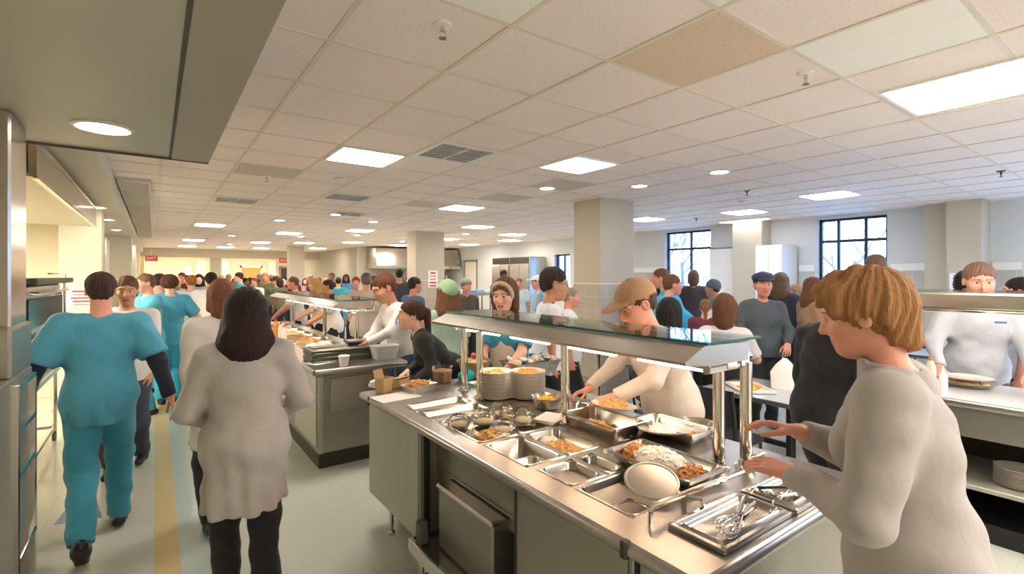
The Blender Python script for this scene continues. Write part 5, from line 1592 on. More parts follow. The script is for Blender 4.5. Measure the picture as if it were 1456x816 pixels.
    if res != 'lo':
        cen = vs[qs].mean(1); q = (cen - Hc) @ Rh / hs
        lipm = (np.abs(q[:, 0]) < .023) & (q[:, 2] < -.051) & (q[:, 2] > -.073) & (q[:, 1] > .083 - 3 * q[:, 0] ** 2 * 10)
        ew = np.zeros(len(q), bool); ir = np.zeros(len(q), bool)
        for sg in (1, -1):
            dx = q[:, 0] - sg * .030; dz = q[:, 2] - .006
            e = ((dx / .0135) ** 2 + (dz / .0050) ** 2 < 1) & (q[:, 1] > .066); ew |= e; ir |= e & (dx * dx + dz * dz < .0060 ** 2)
        br = (np.abs(np.abs(q[:, 0]) - .031) < .017) & (np.abs(q[:, 2] - .0300) < .0030) & (q[:, 1] > .055)
        mats += [lip_m(skin), EYEW, IRIS, brow_m(tuple(int(.55 * a + .45 * b) for a, b in zip(hairc, SKINS[skin])))]
        mi[lipm] = 1; mi[br] = 4; mi[ew] = 2; mi[ir] = 3
    objs = [to_obj('body', vs, qs, mats, root, mi)]
    c = r['c']
    def small(nm, prims, m, lo_, hi_, step=None, cutfn=None, rip=0):
        G = Field(np.minimum.reduce(lo_) - .0, np.maximum.reduce(hi_), step or c); prims(G)
        if rip: G.ripple(rip, x * 7 + y); G.ripple(rip * .6, x * 3 + y * 5, 31., 27., 44.)
        if rip and nm in ('coat', 'scrub_top', 't_shirt'): G.folds(P, Wst[2] + .02, Wst[2] - .45, .012 if nm == 'coat' else .012, 7, x * 5 + y)
        if cutfn: cutfn(G)
        v_, q_ = G.mesh()
        if len(v_) == 0: return None
        o = to_obj(nm, v_, q_, [m], root); objs.append(o); return o
    # ---- trousers
    if legc is not None:
        def pr(G):
            G.ell(P + V(0, -.012, .01), (.185 * g, .138 * g, .14), None, .05)
            for i in range(2):
                d = unit(An[i] - Kn[i])
                G.rc(Hp[i], Kn[i], .105 * g ** .6, .080, .03)
                G.rc(Kn[i], An[i] + d * .02, .080, .068, .04, cut=[(An[i] + d * .015, d)])
        def ct(G):
            G.slab(P + V(0, 0, .10), V(0, 0, 1))
        L = [P - .26 * g, *[k - .15 for k in Kn], *[a - .13 for a in An]]; U = [P + .26 * g, *[k + .15 for k in Kn], *[a + .13 for a in An]]
        small('trousers', pr, cloth_m(legc, 'trousers'), L, U, None, ct, .006 if res != 'lo' else 0)
    # ---- shoes
    for i in range(2):
        a = math.radians(pitch[i]); d = ft[i]; up = V(0, math.sin(a), math.cos(a)); b = An[i] - up * .045
        def pr(G):
            G.rc(b - d * .045, b + d * .02, .042, .044, .02); G.rc(b + d * .02, b + d * .155 - up * .008, .046, .036, .03); G.rc(b, An[i] + up * .02, .042, .044, .02)
        small('shoe', pr, shoe, [b - .12], [b + V(.1, .24, .16)], .009 if res == 'hi' else .012 if res == 'mid' else .018, lambda G: G.slab(An[i] - up * .08, -up))
    # ---- top
    if top:
        long_ = top in ('coat', 'jacket', 'sweater', 'suit')
        sr = {'tee': .064, 'scrubs': .075, 'coat': .066, 'jacket': .064, 'sweater': .062, 'suit': .066}[top]
        ti = 1.0 if top != 'coat' else 1.06
        hm = hem if hem is not None else (.83 if top != 'coat' else .58)
        def pr(G):
            G.ell(P + V(0, -.01, .02), ((.182 if top == 'scrubs' else .19) * g * ti, .145 * g * ti, .15), None, .05)
            G.ell(Wst, ((.176 if top == 'scrubs' else .165) * g * ti, .132 * g * ti, .17), Rt, .07)
            G.ell(Ch, (.183 * g, .137 * g, .215), Rt, .06)
            if female: G.ell(P + Rt @ V(.075, .10, .36), (.07, .055, .07), Rt, .05); G.ell(P + Rt @ V(-.075, .10, .36), (.07, .055, .07), Rt, .05)
            G.rc(Sh[0] - Rt @ V(.03, 0, 0), Sh[1] + Rt @ V(.03, 0, 0), .076, .076, .05)
            G.rc(Nb - Rt @ V(.08, 0, .04), Nb + Rt @ V(.08, 0, -.04), .062, .062, .05)
            if pelvis is None and hm < .86:
                b = V(P[0], P[1] - .0, hm)
                fl = .205 if top == 'coat' else .168
                G.rc(P + V(0, 0, .05), b + V(0, 0, -.25 if top == 'coat' else -.1), .178 * g, fl * g, .06, cut=[(b, V(0, 0, -1))], sy=1.28)
            for i in range(2):
                if long_:
                    d = unit(Wr[i] - El[i])
                    G.rc(Sh[i], El[i], sr + .010, sr - .004, .04); G.rc(El[i], Wr[i], sr - .004, sr - .020, .03, cut=[(Wr[i] - d * .012, d)])
                else:
                    d = unit(El[i] - Sh[i]); e = Sh[i] + d * .235
                    G.rc(Sh[i], e + d * .05, sr + .012, sr + .012, .045, cut=[(e, d)])
        def ct(G):
            if pelvis is None and hm < .86: G.slab(V(0, 0, hm), V(0, 0, -1))
            a = Nb + Rt @ V(0, .0, .0); G.rc(Nb - Rt @ V(0, -.012, .045), Nb + Rt @ V(0, .02, .2), .052, .085, .012, 's')
            if top in ('scrubs', 'suit', 'coat'): G.rc(Nb + Rt @ V(0, .10, -.10), Nb + Rt @ V(0, .05, .06), .012, .06, .01, 's')
            if pelvis is not None or hm >= .86: G.slab(P + V(0, 0, -.1 if pelvis is None else -.06), V(0, 0, -1))
        L = [P - .34 * g - V(0, 0, .42 if top == 'coat' else .2), *[k - .13 for k in (*Sh, *El, *Wr)], Nb - .2]; U = [P + .34 * g, Nb + .2, *[k + .13 for k in (*Sh, *El, *Wr)]]
        nm = {'tee': 't_shirt', 'scrubs': 'scrub_top', 'coat': 'coat', 'jacket': 'jacket', 'sweater': 'sweater', 'suit': 'suit_jacket'}[top]
        small(nm, pr, cloth_m(topc, 'coat' if top == 'coat' else 'top'), L, U, None, ct, .006 if res == 'hi' else .004 if res == 'mid' else 0)
        if top in ('jacket', 'coat'):
            def pr2(G):
                w_ = .014 if top == 'coat' else 0; G.rc(Nb - Rt @ V(0, -.004, .035), Nb + Rt @ V(0, .008, .030), .078 + w_, .066 + w_, .01)
            def ct2(G): G.rc(Nb - Rt @ V(0, -.004, .06), Nb + Rt @ V(0, .012, .08), .062, .060, .004, 's'); G.slab(Nb + Rt @ V(0, .0, .032), Rt @ V(0, -.3, 1))
            small('collar', pr2, cloth_m(topc, 'top'), [Nb - .12], [Nb + .12], min(c, .010), ct2)
        if top == 'jacket' and res == 'hi':
            for bx_ in (-.035, .035):
                for q in range(4):
                    cpt = Ch + Rt @ V(bx_, .137 * (1 - .1 * abs(q - 1)) + .002 + .02 * max(0, g - 1), .10 - .09 * q)
                    MB().ell(tuple(cpt), [.008, .008, .008], 10, 6).build('button', PLASTW, root)
        if undersleeve:
            for i in range(2):
                def pr3(G):
                    d = unit(Wr[i] - El[i]); G.rc(Sh[i], El[i], .058, .053, .03); G.rc(El[i], Wr[i], .053, .040, .03, cut=[(Wr[i] - d * .01, d)])
                small('undersleeve', pr3, cloth_m(undersleeve, 'sleeve'), [q - .1 for q in (Sh[i], El[i], Wr[i])], [q + .1 for q in (Sh[i], El[i], Wr[i])], None, None, .003)
    # ---- hair and headwear
    hstep = r['h'] * 1.05; base_style = (hair or 'none').split('+')[0]
    CUT = [((0, 0, 0), (0, 0, 0))]
    def hcut(z_, sl):  # keep above the tilted line z > z_ + sl*y, in the head frame
        def fn(G):
            X = G.ax[0][:, None, None] - Hc[0]; Y = G.ax[1][None, :, None] - Hc[1]; Z = G.ax[2][None, None, :] - Hc[2]
            q = [(X * Rh[0, i] + Y * Rh[1, i] + Z * Rh[2, i]) / hs for i in range(3)]
            a_ = np.arctan2(q[0], q[1]); jg = .007 if base_style in ('short', 'tousled') and res != 'lo' else 0
            d = (sl * q[1] - (q[2] - z_) + jg * (np.sin(a_ * 7 + x * 9) + .7 * np.sin(a_ * 15 + y * 7))) * hs / math.hypot(sl, 1)
            G.f = np.maximum(G.f, d.astype(np.float32))
        return fn
    if hair:
        st = hair.split('+')
        base = st[0]
        hl = [Hc - .19 * hs, Hc + Rh @ V(0, -.16, -.36) * hs - .10] if base in ('long', 'pony', 'braid') else [Hc - .19 * hs]
        hu = [Hc + .19 * hs]
        def face_off(G):
            G.ell(H(0, .098, -.035), tuple(v * hs for v in (.066, .062, .098)), Rh, .006, 's')
        def prh(G):
            if base == 'short':
                G.ell(H(0, -.018, .042), tuple(v * hs for v in (.0815, .101, .087)), Rh, 0); G.ell(H(0, -.052, -.012), tuple(v * hs for v in (.064, .056, .056)), Rh, .02 * hs)
            else: G.ell(H(0, -.016, .034), tuple(v * hs for v in (.086, .107, .097)), Rh, 0)
            if base == 'bald': G.f[:] = 1; G.ell(H(0, -.03, .0), tuple(v * hs for v in (.083, .088, .05)), Rh, 0)
            hcut({'short': -.012, 'bald': -.03, 'long': -.05, 'pony': -.005, 'bun': -.005, 'bob': -.05, 'curly': -.03, 'braid': -.01, 'tousled': -.035}[base], {'short': .60, 'bald': .3}.get(base, .5))(G)
            if base in ('long', 'bob', 'curly', 'braid', 'pony', 'bun'): face_off(G)
            if base == 'short': G.ell(H(0, .116, .004), tuple(v * hs for v in (.066, .056, .070)), Rh, .006, 's')
            if base == 'tousled':
                G.ell(H(0, -.022, .048), tuple(v * hs for v in (.094, .117, .097)), Rh, .01); G.rc(H(0, -.07, .0), H(0, -.075, -.075), .072 * hs, .05 * hs, .03)
                for sg in (1, -1): G.rc(H(sg * .06, .04, .085), H(sg * .078, .05, .03), .03 * hs, .018 * hs, .02)
                G.ell(H(0, .105, -.05), tuple(v * hs for v in (.075, .085, .112)), Rh, .01, 's'); hcut(-.07, .46)(G)
                for sg, q0, q1, w0 in ((1, (.01, .05, .118), (.062, .088, .050), .022), (1, (.02, .03, .124), (.080, .050, .030), .024), (-1, (-.01, .05, .118), (-.060, .090, .056), .020), (-1, (-.02, .03, .124), (-.082, .048, .022), .024), (-1, (-.03, -.02, .126), (-.088, .012, .000), .026), (-1, (-.03, -.06, .11), (-.078, -.06, -.04), .03), (1, (.03, -.06, .11), (.078, -.06, -.04), .03)):
                    m_ = tuple((a__ + b__) / 2 * 1.10 for a__, b__ in zip(q0, q1))
                    G.rc(H(*q0), H(*m_), w0 * hs, w0 * hs, .008); G.rc(H(*m_), H(*q1), w0 * hs, .008 * hs, .008)
            if base == 'long':
                G.rc(H(0, -.045, .02), H(0, -.065, -.17), .098 * hs, .122 * hs, .03, sy=1.3); G.rc(H(0, -.065, -.17), H(.01, -.085, -.27), .12 * hs, .05 * hs, .05, sy=1.5)
                for sg in (1, -1): G.rc(H(sg * .066, -.01, .03), H(sg * .094, -.02, -.17), .032 * hs, .036 * hs, .03)
                G.ell(H(0, .10, -.06), tuple(v * hs for v in (.064, .07, .12)), Rh, .006, 's')
            if base == 'bob':
                G.rc(H(0, -.05, .0), H(0, -.055, -.10), .085 * hs, .078 * hs, .03)
                for sg in (1, -1): G.rc(H(sg * .068, -.005, .03), H(sg * .074, -.01, -.09), .026 * hs, .026 * hs, .02)
                G.ell(H(0, .10, -.06), tuple(v * hs for v in (.062, .07, .12)), Rh, .006, 's')
            if base == 'pony': G.ell(H(0, -.115, .03), tuple(v * hs for v in (.03, .03, .03)), Rh, .02); G.rc(H(0, -.13, .03), H(0, -.16, -.16), .034 * hs, .018 * hs, .02)
            if base == 'braid': G.ell(H(0, -.11, -.01), tuple(v * hs for v in (.05, .035, .06)), Rh, .02); G.rc(H(0, -.11, -.04), H(0, -.11, -.2), .03 * hs, .015 * hs, .02)
            if base == 'bun': G.ell(H(0, -.105, .085), tuple(v * hs for v in (.05, .05, .045)), Rh, .012)
            if base == 'curly': G.ell(H(0, -.03, .04), tuple(v * hs for v in (.105, .12, .105)), Rh, .01); face_off(G); hcut(-.08, .55)(G)
        def riph(G):
            X = G.ax[0][:, None, None] - Hc[0]; Y = G.ax[1][None, :, None] - Hc[1]; Z = G.ax[2][None, None, :] - Hc[2]
            a = np.arctan2(X, -(Y + .2)) if base in ('long',) else np.arctan2(X, Y + .03)
            amp = {'curly': .006, 'tousled': .0032, 'long': .0022}.get(base, .003)
            fz = 30 if base != 'curly' else 120
            m = np.abs(G.f) < .03
            G.f = np.where(m, G.f + (amp * np.sin(a * 26 + Z * fz + 1.5 * np.sin(Y * 40)) + amp * .7 * np.sin(a * 11 - Z * 18 + X * 30)).astype(np.float32), G.f)
        small('hair', lambda G: (prh(G), riph(G) if res != 'lo' else None), hair_m(hairc), hl, hu, hstep)
        for q in st[1:]:
            kind, col = (q.split(':') + [None])[:2]
            cc = tuple(int(v) for v in col.split(',')) if col else (60, 60, 60)
            if kind == 'cap':
                def pc(G):
                    G.ell(H(0, -.014, .042), tuple(v * hs for v in (.093, .115, .098)), Rh, 0); hcut(.035, .10)(G)
                    G.ell(H(0, .105, .047), tuple(v * hs for v in (.078, .085, .010)), Rh, .012)
                    G.ell(H(0, -.014, .14), tuple(v * hs for v in (.01, .01, .006)), Rh, .004)
                small('cap', pc, cloth_m(cc, 'cap'), [Hc - .22 * hs], [Hc + .26 * hs], hstep)
            if kind == 'flatcap':
                def pc(G):
                    G.ell(H(0, .0, .07), tuple(v * hs for v in (.10, .125, .055)), Rh, 0); hcut(.042, .1)(G)
                    G.ell(H(0, .105, .05), tuple(v * hs for v in (.07, .055, .010)), Rh, .015)
                small('cap', pc, cloth_m(cc, 'cap'), [Hc - .22 * hs], [Hc + .24 * hs], hstep)
            if kind == 'wrap':
                def pc(G):
                    G.ell(H(0, -.02, .035), tuple(v * hs for v in (.098, .118, .108)), Rh, 0); hcut(-.03, .65)(G)
                small('headscarf', pc, cloth_m(cc, 'scarf'), [Hc - .22 * hs], [Hc + .2 * hs], hstep)
            if kind == 'beanie':
                def pc(G):
                    G.ell(H(0, -.016, .045), tuple(v * hs for v in (.095, .115, .108)), Rh, 0); hcut(.02, .35)(G)
                small('beanie', pc, cloth_m(cc, 'beanie'), [Hc - .2 * hs], [Hc + .2 * hs], hstep)
            if kind == 'band':
                def pc(G):
                    G.ell(H(0, -.010, .034), tuple(v * hs for v in (.092, .115, .102)), Rh, 0)
                    G.slab(H(0, .02, .0), Rh @ V(0, -1, .35)); G.slab(H(0, .045, .0), Rh @ V(0, 1, -.35)); G.slab(H(0, 0, -.03), Rh @ V(0, 0, -1))
                small('headband', pc, cloth_m(cc, 'band'), [Hc - .2 * hs], [Hc + .2 * hs], hstep)
            if kind == 'glasses':
                gb = MB()
                for sg in (1, -1):
                    ring = [tuple(H(sg * .031 + .021 * math.cos(a), .096, .006 + .015 * math.sin(a))) for a in [2 * math.pi * i / 16 for i in range(17)]]
                    gb.tube(ring, .0022, 6); gb.tube([tuple(H(sg * .052, .094, .008)), tuple(H(sg * .078, .06, .010)), tuple(H(sg * .082, -.01, .012))], .0022, 6)
                gb.tube([tuple(H(.011, .099, .009)), tuple(H(-.011, .099, .009))], .002, 6)
                gb.build('glasses', BLACK, root)
            if kind == 'beard':
                def pc(G):
                    G.ell(H(0, .036, -.062), tuple(v * hs for v in (.062, .066, .062)), Rh, 0); G.slab(H(0, .03, -.042), Rh @ V(0, .25, 1)); G.ell(H(0, .105, -.060), tuple(v * hs for v in (.022, .03, .012)), Rh, .004, 's')
                small('beard', pc, hair_m(hairc), [Hc - .15 * hs], [Hc + .15 * hs], hstep)
    if extra:
        extra(dict(root=root, P=P, Rt=Rt, Nb=Nb, Ch=Ch, Wst=Wst, Sh=Sh, El=El, Wr=Wr, Hc=Hc, H=H, An=An, small=small, g=g, hands=hands))
    root.scale = (s, s, s)
    return root
# ------------------------------------------------------------ the people ----
def facing(x, y, where):
    away = math.degrees(math.atan2(-x, y))
    w, _, off = where.partition('@')
    return away + {'away': 0, 'left': 90, 'right': -90, 'cam': 180}[w] + (float(off) if off else 0)
def pp(px, d, where, label, **k):
    x, y = at(px, d)
    if 'xy' in k: x, y = k.pop('xy')
    face = where if not isinstance(where, str) else facing(x, y, where)
    return person(x, y, face, label, **k)

def belt_extra(c):
    P, Rt, Wst, g = c['P'], c['Rt'], c['Wst'], c['g']
    def pr(G):
        G.ell(Wst, (.182 * g, .147 * g, .18), Rt, .05); G.ell(P + V(0, -.01, .02), (.207 * g, .160 * g, .15), None, .05)
    def ct(G):
        G.slab(Wst + V(0, 0, .015), V(0, 0, 1)); G.slab(Wst - V(0, 0, .03), V(0, 0, -1)); G.slab(P + V(0, -.05, 0), V(0, 1, 0))
    c['small']('belt', pr, cloth_m((176, 170, 164), 'coat'), [Wst - .3], [Wst + .3], None, ct)
def patch(col, where, sz):
    def fn(c):
        mb = MB(); mb.box(-sz[0], sz[0], -.004, .004, -sz[1], sz[1], .002)
        o = mb.build('name_patch', mat('patch_%d_%d_%d' % col, col, .7), c['root'], 0); o.location = tuple(where(c))
    return fn
def strap_extra(c):
    a = c['Sh'][0] + V(-.05, .02, .09); pts = [tuple(c['Wst'] + V(-.17, .04, -.02)), tuple(c['Ch'] + V(-.08, .135, .0)), tuple(c['Ch'] + V(.06, .12, .13)), tuple(a), tuple(c['Ch'] + V(.06, -.14, .08)), tuple(c['Ch'] + V(-.1, -.14, -.12)), tuple(c['Wst'] + V(-.17, -.06, -.02))]
    MB().tube(pts, .012, 8).build('bag_strap', mat('strap', (52, 50, 52), .7), c['root'])
def apron_extra(c):
    P, Rt, Ch, Wst, g = c['P'], c['Rt'], c['Ch'], c['Wst'], c['g']
    def pr(G):
        G.ell(Ch, (.19 * g, .145 * g, .215), Rt, .06); G.ell(Wst, (.178 * g, .145 * g, .18), Rt, .06); G.ell(P, (.2 * g, .16 * g, .2), None, .06)
    def ct(G):
        G.slab(P + V(0, .05, 0), V(0, -1, 0)); G.slab(Ch + Rt @ V(0, 0, .10), Rt @ V(0, 0, 1)); G.slab(P - V(0, 0, .12), V(0, 0, -1)); G.slab(P + V(.16, 0, 0), V(1, 0, 0)); G.slab(P - V(.16, 0, 0), V(-1, 0, 0))
    c['small']('apron', pr, cloth_m((226, 218, 204), 'top'), [P - .3], [Ch + .3], None, ct)

# --- walking in the aisle
pp(143, 3.13, 2, 'person in teal scrubs over navy sleeves walking up the aisle, back turned', h=1.70, lean=3, girth=1.02, arms=((.37, -.08, .92), (-.37, .06, .93)), legs=((.09, .24, .10), (-.08, -.27, .15)), toe=(-4, 48),
   top='scrubs', topc=(78, 158, 184), legc=(58, 146, 172), undersleeve=(34, 42, 64), hairc=(70, 48, 36), skin='pink', res='hi', head=(0, 2), hem=.80, curl=(.5, .5))
pp(350, 2.47, -3, 'person with long dark hair and long white coat walking away in the aisle', h=1.60, lean=3, girth=1.07, arms=((.17, .20, 1.02), (-.16, .22, 1.03)), legs=((.09, -.12, .12), (-.08, .22, .09)), toe=(24, 0), top='coat', topc=(176, 170, 164), legc=(24, 24, 27),
   hair='long', hairc=(44, 26, 20), res='hi', female=True, hem=.60, hs=1.08, extra=belt_extra)
pp(316, 3.4, 4, 'person with reddish brown hair and white coat just ahead of the dark-haired coat wearer', h=1.655, girth=1.05, top='coat', topc=(220, 214, 206), legc=(40, 38, 40), hair='bob', hairc=(122, 76, 48), female=True, legs=((.09, .12, .09), (-.09, -.14, .1)), res='mid')
pp(180, 4.35, 'cam@-12', 'man in white sweater with brown hair walking toward the viewer behind the teal scrubs', h=1.65, girth=1.1, top='sweater', topc=(226, 222, 216), legc=(60, 64, 80), hairc=(110, 72, 46), hair='short', skin='tan', hs=1.12, head=(10, 6), legs=((.09, .14, .09), (-.09, -.16, .1)))
pp(210, 6.1, 'left@20', 'red-faced man in teal scrubs in profile, carrying a dark tray', h=1.70, girth=1.1, top='scrubs', topc=(80, 166, 190), legc=(50, 162, 194), hair='short', hairc=(120, 86, 64), skin='pink', arms=((.10, .42, 1.08), (-.12, .40, 1.08)), undersleeve=(120, 190, 205))
pp(226, 7.2, 'away@-30', 'dark-haired person in teal scrubs behind the red-faced man', h=1.71, top='scrubs', topc=(78, 162, 188), legc=(44, 156, 190), hair='short', hairc=(70, 52, 44), skin='pink')
pp(241, 6.6, 'away@10', 'curly-haired person in teal scrubs seen from behind, right arm out', h=1.68, top='scrubs', topc=(74, 160, 188), legc=(44, 158, 194), hair='curly', hairc=(86, 54, 40), female=True, arms=((.36, .12, .98), (-.2, .2, 1.0)))
pp(272, 8.2, 'away@8', 'person with ginger hair and white coat walking away in mid aisle', h=1.69, top='coat', topc=(228, 226, 226), legc=(70, 60, 64), hair='short', hairc=(176, 112, 60), girth=1.1, hem=.72)
pp(300, 7.6, 'away@-10', 'dark-haired person in white coat beside the ginger-haired one', h=1.73, top='coat', topc=(226, 224, 224), legc=(44, 44, 50), hair='short', hairc=(48, 34, 30), skin='tan', girth=1.08)

# --- crowd deep in the aisle
cr = random.Random(21)
SH = [('navy', (40, 48, 80)), ('black', (34, 34, 38)), ('grey', (130, 130, 134)), ('white', (222, 222, 220)), ('teal', (40, 150, 166)), ('maroon', (110, 46, 54)), ('tan', (190, 164, 128)), ('blue', (90, 130, 180)), ('pink', (206, 140, 140)), ('olive', (98, 98, 66))]
HR = [('black', (28, 24, 24)), ('dark brown', (58, 40, 30)), ('brown', (104, 70, 46)), ('blond', (190, 150, 96)), ('grey', (150, 146, 142)), ('auburn', (120, 66, 40))]
SKL = list(SKINS)
far = [(199, 11.5), (206, 13.5), (216, 15), (229, 12.5), (250, 10.4), (259, 13), (266, 16), (283, 11.5), (289, 15.5), (298, 13.0), (309, 16.5), (315, 12.4), (325, 14.5), (333, 18.5), (341, 12.2), (348, 15.6),
       (356, 18.0), (362, 12.8), (369, 15.2), (377, 13.6), (386, 18.4), (392, 15.0), (398, 13.2), (405, 17.2), (416, 15.4), (434, 17.2), (441, 16.8), (452, 19.0), (463, 16.6), (472, 14.0), (481, 12.4), (492, 15.8)]
for k, (px, d) in enumerate(far):
    sn, sv = SH[(k * 3 + k // 7) % len(SH)]; hn, hv = HR[(k * 5 + k // 4) % len(HR)]
    fem = k % 3 == 1
    pp(px, d, ('away', 'cam', 'left', 'right', 'away@40', 'cam@-30')[k % 6], '%s-haired person in %s top in the far crowd, %s from the cream columns' % (hn.replace(' ', '-'), sn, NUMW[k] if k < 20 else ('twenty-' + NUMW[k - 20]) if k < 29 else ('thirtieth', 'thirty-first', 'thirty-second')[k - 29]),
       h=cr.uniform(1.62, 1.80) if d < 15 else cr.uniform(1.58, 1.74), top='sweater' if k % 2 else 'tee', topc=sv, legc=(40, 42, 54), hair=('long' if k % 2 else 'bob') if fem else 'short', hairc=hv, skin=SKL[(k * 2 + k // 5) % 5], female=fem, res='lo', group='people in the far crowd')

# --- servers and customers around the farther counter
pp(425, 9.3, 'left', 'pink-faced server in pale shirt at the far end of the second guard', h=1.66, top='tee', topc=(224, 222, 220), skin='pink', hairc=(120, 84, 58), arms=((.12, .42, 1.02), (-.14, .40, 1.02)), lean=8)
pp(457, 8.9, 'left', 'blond server in white shirt behind the second guard, bending to the pans', h=1.64, top='tee', topc=(232, 226, 216), hair='bob', hairc=(204, 158, 96), skin='fair', female=True, lean=9, arms=((.12, .40, 1.04), (-.14, .38, 1.04)))
pp(476, 8.15, 'left', 'white-shirted server in the middle of the second guard with bare forearms', h=1.62, top='tee', topc=(236, 230, 222), hair='short', hairc=(60, 44, 36), skin='tan', lean=9, arms=((.12, .40, 1.04), (-.14, .38, 1.04)))
pp(521, 7.3, 'away', 'broad person in beige-grey shirt seen from behind beyond the young cook', h=1.72, girth=1.28, top='tee', topc=(176, 170, 158), hairc=(120, 104, 92), skin='pink', legc=(60, 60, 66))
pp(506, 9.4, 'cam', 'person with red headwear and light blue top under the big hood', h=1.66, top='sweater', topc=(120, 184, 206), hair='short+band:190,50,50', hairc=(80, 50, 40), skin='pink', res='lo')
pp(568, 10.4, 'away', 'tall dark-haired person just above the young cook head', h=1.82, top='tee', topc=(60, 62, 70), hairc=(36, 28, 26), skin='tan', res='lo')
pp(588, 6.9, 'away@-60', 'dark-haired person in blue-grey shirt close behind the young cook', h=1.66, top='tee', topc=(82, 104, 142), hair='short', hairc=(46, 34, 30), skin='tan')
pp(557, 5.4, 'left@28', 'young cook in white jacket bending over the tray at the farther counter', h=1.66, hs=1.32, lean=14, top='jacket', topc=(226, 220, 217), legc=(60, 90, 120), hair='short', hairc=(104, 62, 38), skin='tan', head=(-4, 22), arms=((.05, .45, 1.08), (-.12, .50, 1.08)), res='hi', curl=(.8, .9),
   extra=patch((96, 150, 190), lambda c: c['Sh'][1] * .45 + c['El'][1] * .55 + V(-.066, .02, .01), (.012, .03)), xy=(2.19, 5.05))
pp(606, 4.0, 'left@10', 'brown-haired customer in black top leaning on the end of the middle counter', h=1.56, lean=40, hs=1.15, top='sweater', topc=(38, 42, 40), legc=(30, 30, 34), hair='pony', hairc=(76, 48, 34), skin='fair', female=True, head=(4, -4), arms=((.14, .42, .98), (-.16, .40, .94)), res='hi', xy=(2.08, 3.74))
pp(637, 5.1, 'away@20', 'person with brown hair under a pale green headscarf beyond the black top', h=1.57, hs=1.25, top='tee', topc=(168, 190, 170), hair='long+wrap:150,180,140', hairc=(110, 72, 44), female=True, skin='fair')
pp(662, 8.0, 'cam@30', 'diner in dark camouflage shirt and grey cap behind the green headscarf', h=1.62, top='tee', topc=(84, 76, 62), hair='short+beanie:126,130,120', hairc=(60, 50, 42), skin='pink')
pp(718, 4.1, 'left@64', 'server in teal shirt and headband looking down over the glass guard', h=1.60, hs=1.32, lean=6, top='scrubs', topc=(56, 150, 184), hair='bob+band:196,180,160', hairc=(112, 76, 46), female=True, skin='fair', head=(4, 10), res='hi', arms=((.10, .36, 1.02), (-.14, .38, 1.03)), girth=1.12, xy=(2.52, 3.52), extra=apron_extra)
pp(776, 4.65, 'right@12', 'man in glasses and white T-shirt with a dark bag strap, turned sideways', h=1.68, hs=1.34, lean=4, top='tee', topc=(226, 226, 232), hair='short+glasses', hairc=(56, 42, 36), skin='tan', head=(0, 6), res='hi', extra=strap_extra, girth=1.12)
pp(809, 5.4, 'right', 'person in white top standing behind the man in glasses', h=1.55, top='tee', topc=(222, 224, 224), hair='short', hairc=(150, 140, 130), skin='pink')
pp(766, 8.4, 'left', 'person with white cap and pale blue top by the steel fridges', h=1.68, top='tee', topc=(150, 180, 206), hair='short+cap:230,228,228', hairc=(80, 60, 50), skin='pink')
pp(738, 11.5, 'cam', 'pale-topped person at the tall steel table', h=1.62, top='tee', topc=(214, 226, 226), hair='short', hairc=(120, 90, 70), skin='tan', res='lo')
pp(716, 10.2, 'cam', 'dark-skinned person in maroon beside the tall steel table', h=1.80, top='tee', topc=(90, 60, 60), hair='short', hairc=(26, 22, 22), skin='dark', res='lo')
pp(897, 3.3, 'left@30', 'server in tan cap and cream sweater filling plates at the middle counter', h=1.63, lean=16, hs=1.28, girth=1.2, top='sweater', topc=(214, 200, 186), legc=(60, 60, 70), hair='short+cap:176,136,102', hairc=(90, 60, 44), skin='pink', head=(4, 26), arms=((.16, .54, 1.04), (-.24, .52, 1.09)), res='hi', curl=(.6, .6), xy=(2.63, 1.93), fingers=((0, 1, -.1), (0, 1, -.1)))

# --- dining area
pp(921, 6.3, 'right@18', 'person in bright teal top bending right, beside the square column', h=1.74, hs=1.12, lean=30, top='scrubs', topc=(50, 170, 205), hair='short', hairc=(110, 76, 52), skin='pink', girth=1.1, arms=((.16, .40, .84), (-.16, .42, .86)))
pp(970, 7.0, 'left', 'person in bright teal top hunched before the window by the column', h=1.80, hs=1.15, lean=26, top='scrubs', topc=(56, 178, 214), hair='short', hairc=(120, 84, 60), skin='pink', girth=1.15, arms=((.16, .42, .86), (-.16, .40, .88)))
pp(942, 8.3, 'cam', 'dark-haired seated-height diner between the two teal tops', h=1.50, top='tee', topc=(200, 200, 204), hair='curly', hairc=(40, 30, 28), skin='dark')
pp(951, 7.7, 'cam@20', 'curly blond child between the teal tops', h=1.42, top='tee', topc=(190, 190, 196), hair='curly', hairc=(206, 164, 122), skin='fair')
pp(940, 9.2, 'cam', 'dark-skinned person standing at the window frame by the column', h=1.72, top='tee', topc=(70, 70, 90), hair='short', hairc=(24, 20, 20), skin='dark', res='lo')
pp(986, 8.6, 'away', 'dark-clad person with brown hair against the bright window', h=1.78, top='sweater', topc=(60, 54, 60), hair='bob', hairc=(96, 70, 54), female=True, res='lo')
pp(1008, 9.4, 'away@20', 'long fair-haired person in blue by the whiteboard', h=1.52, top='sweater', topc=(50, 96, 170), hair='long', hairc=(150, 124, 98), female=True)
pp(948, 4.4, 'right@66', 'black-haired woman in tan top seated at the long diners table', h=1.80, pelvis=(0, -.02, .59), legs=((.1, .42, .08), (-.1, .42, .08)), lean=6, top='tee', topc=(206, 184, 152), hair='bob', hairc=(30, 24, 24), skin='brown', female=True, arms=((.14, .38, .86), (-.14, .38, .86)), hs=1.12)
pp(1003, 5.9, 'away', 'child with braided light brown hair in maroon top at the diners table', h=1.40, top='tee', topc=(110, 50, 66), hair='braid', hairc=(140, 96, 60), skin='fair', female=True)
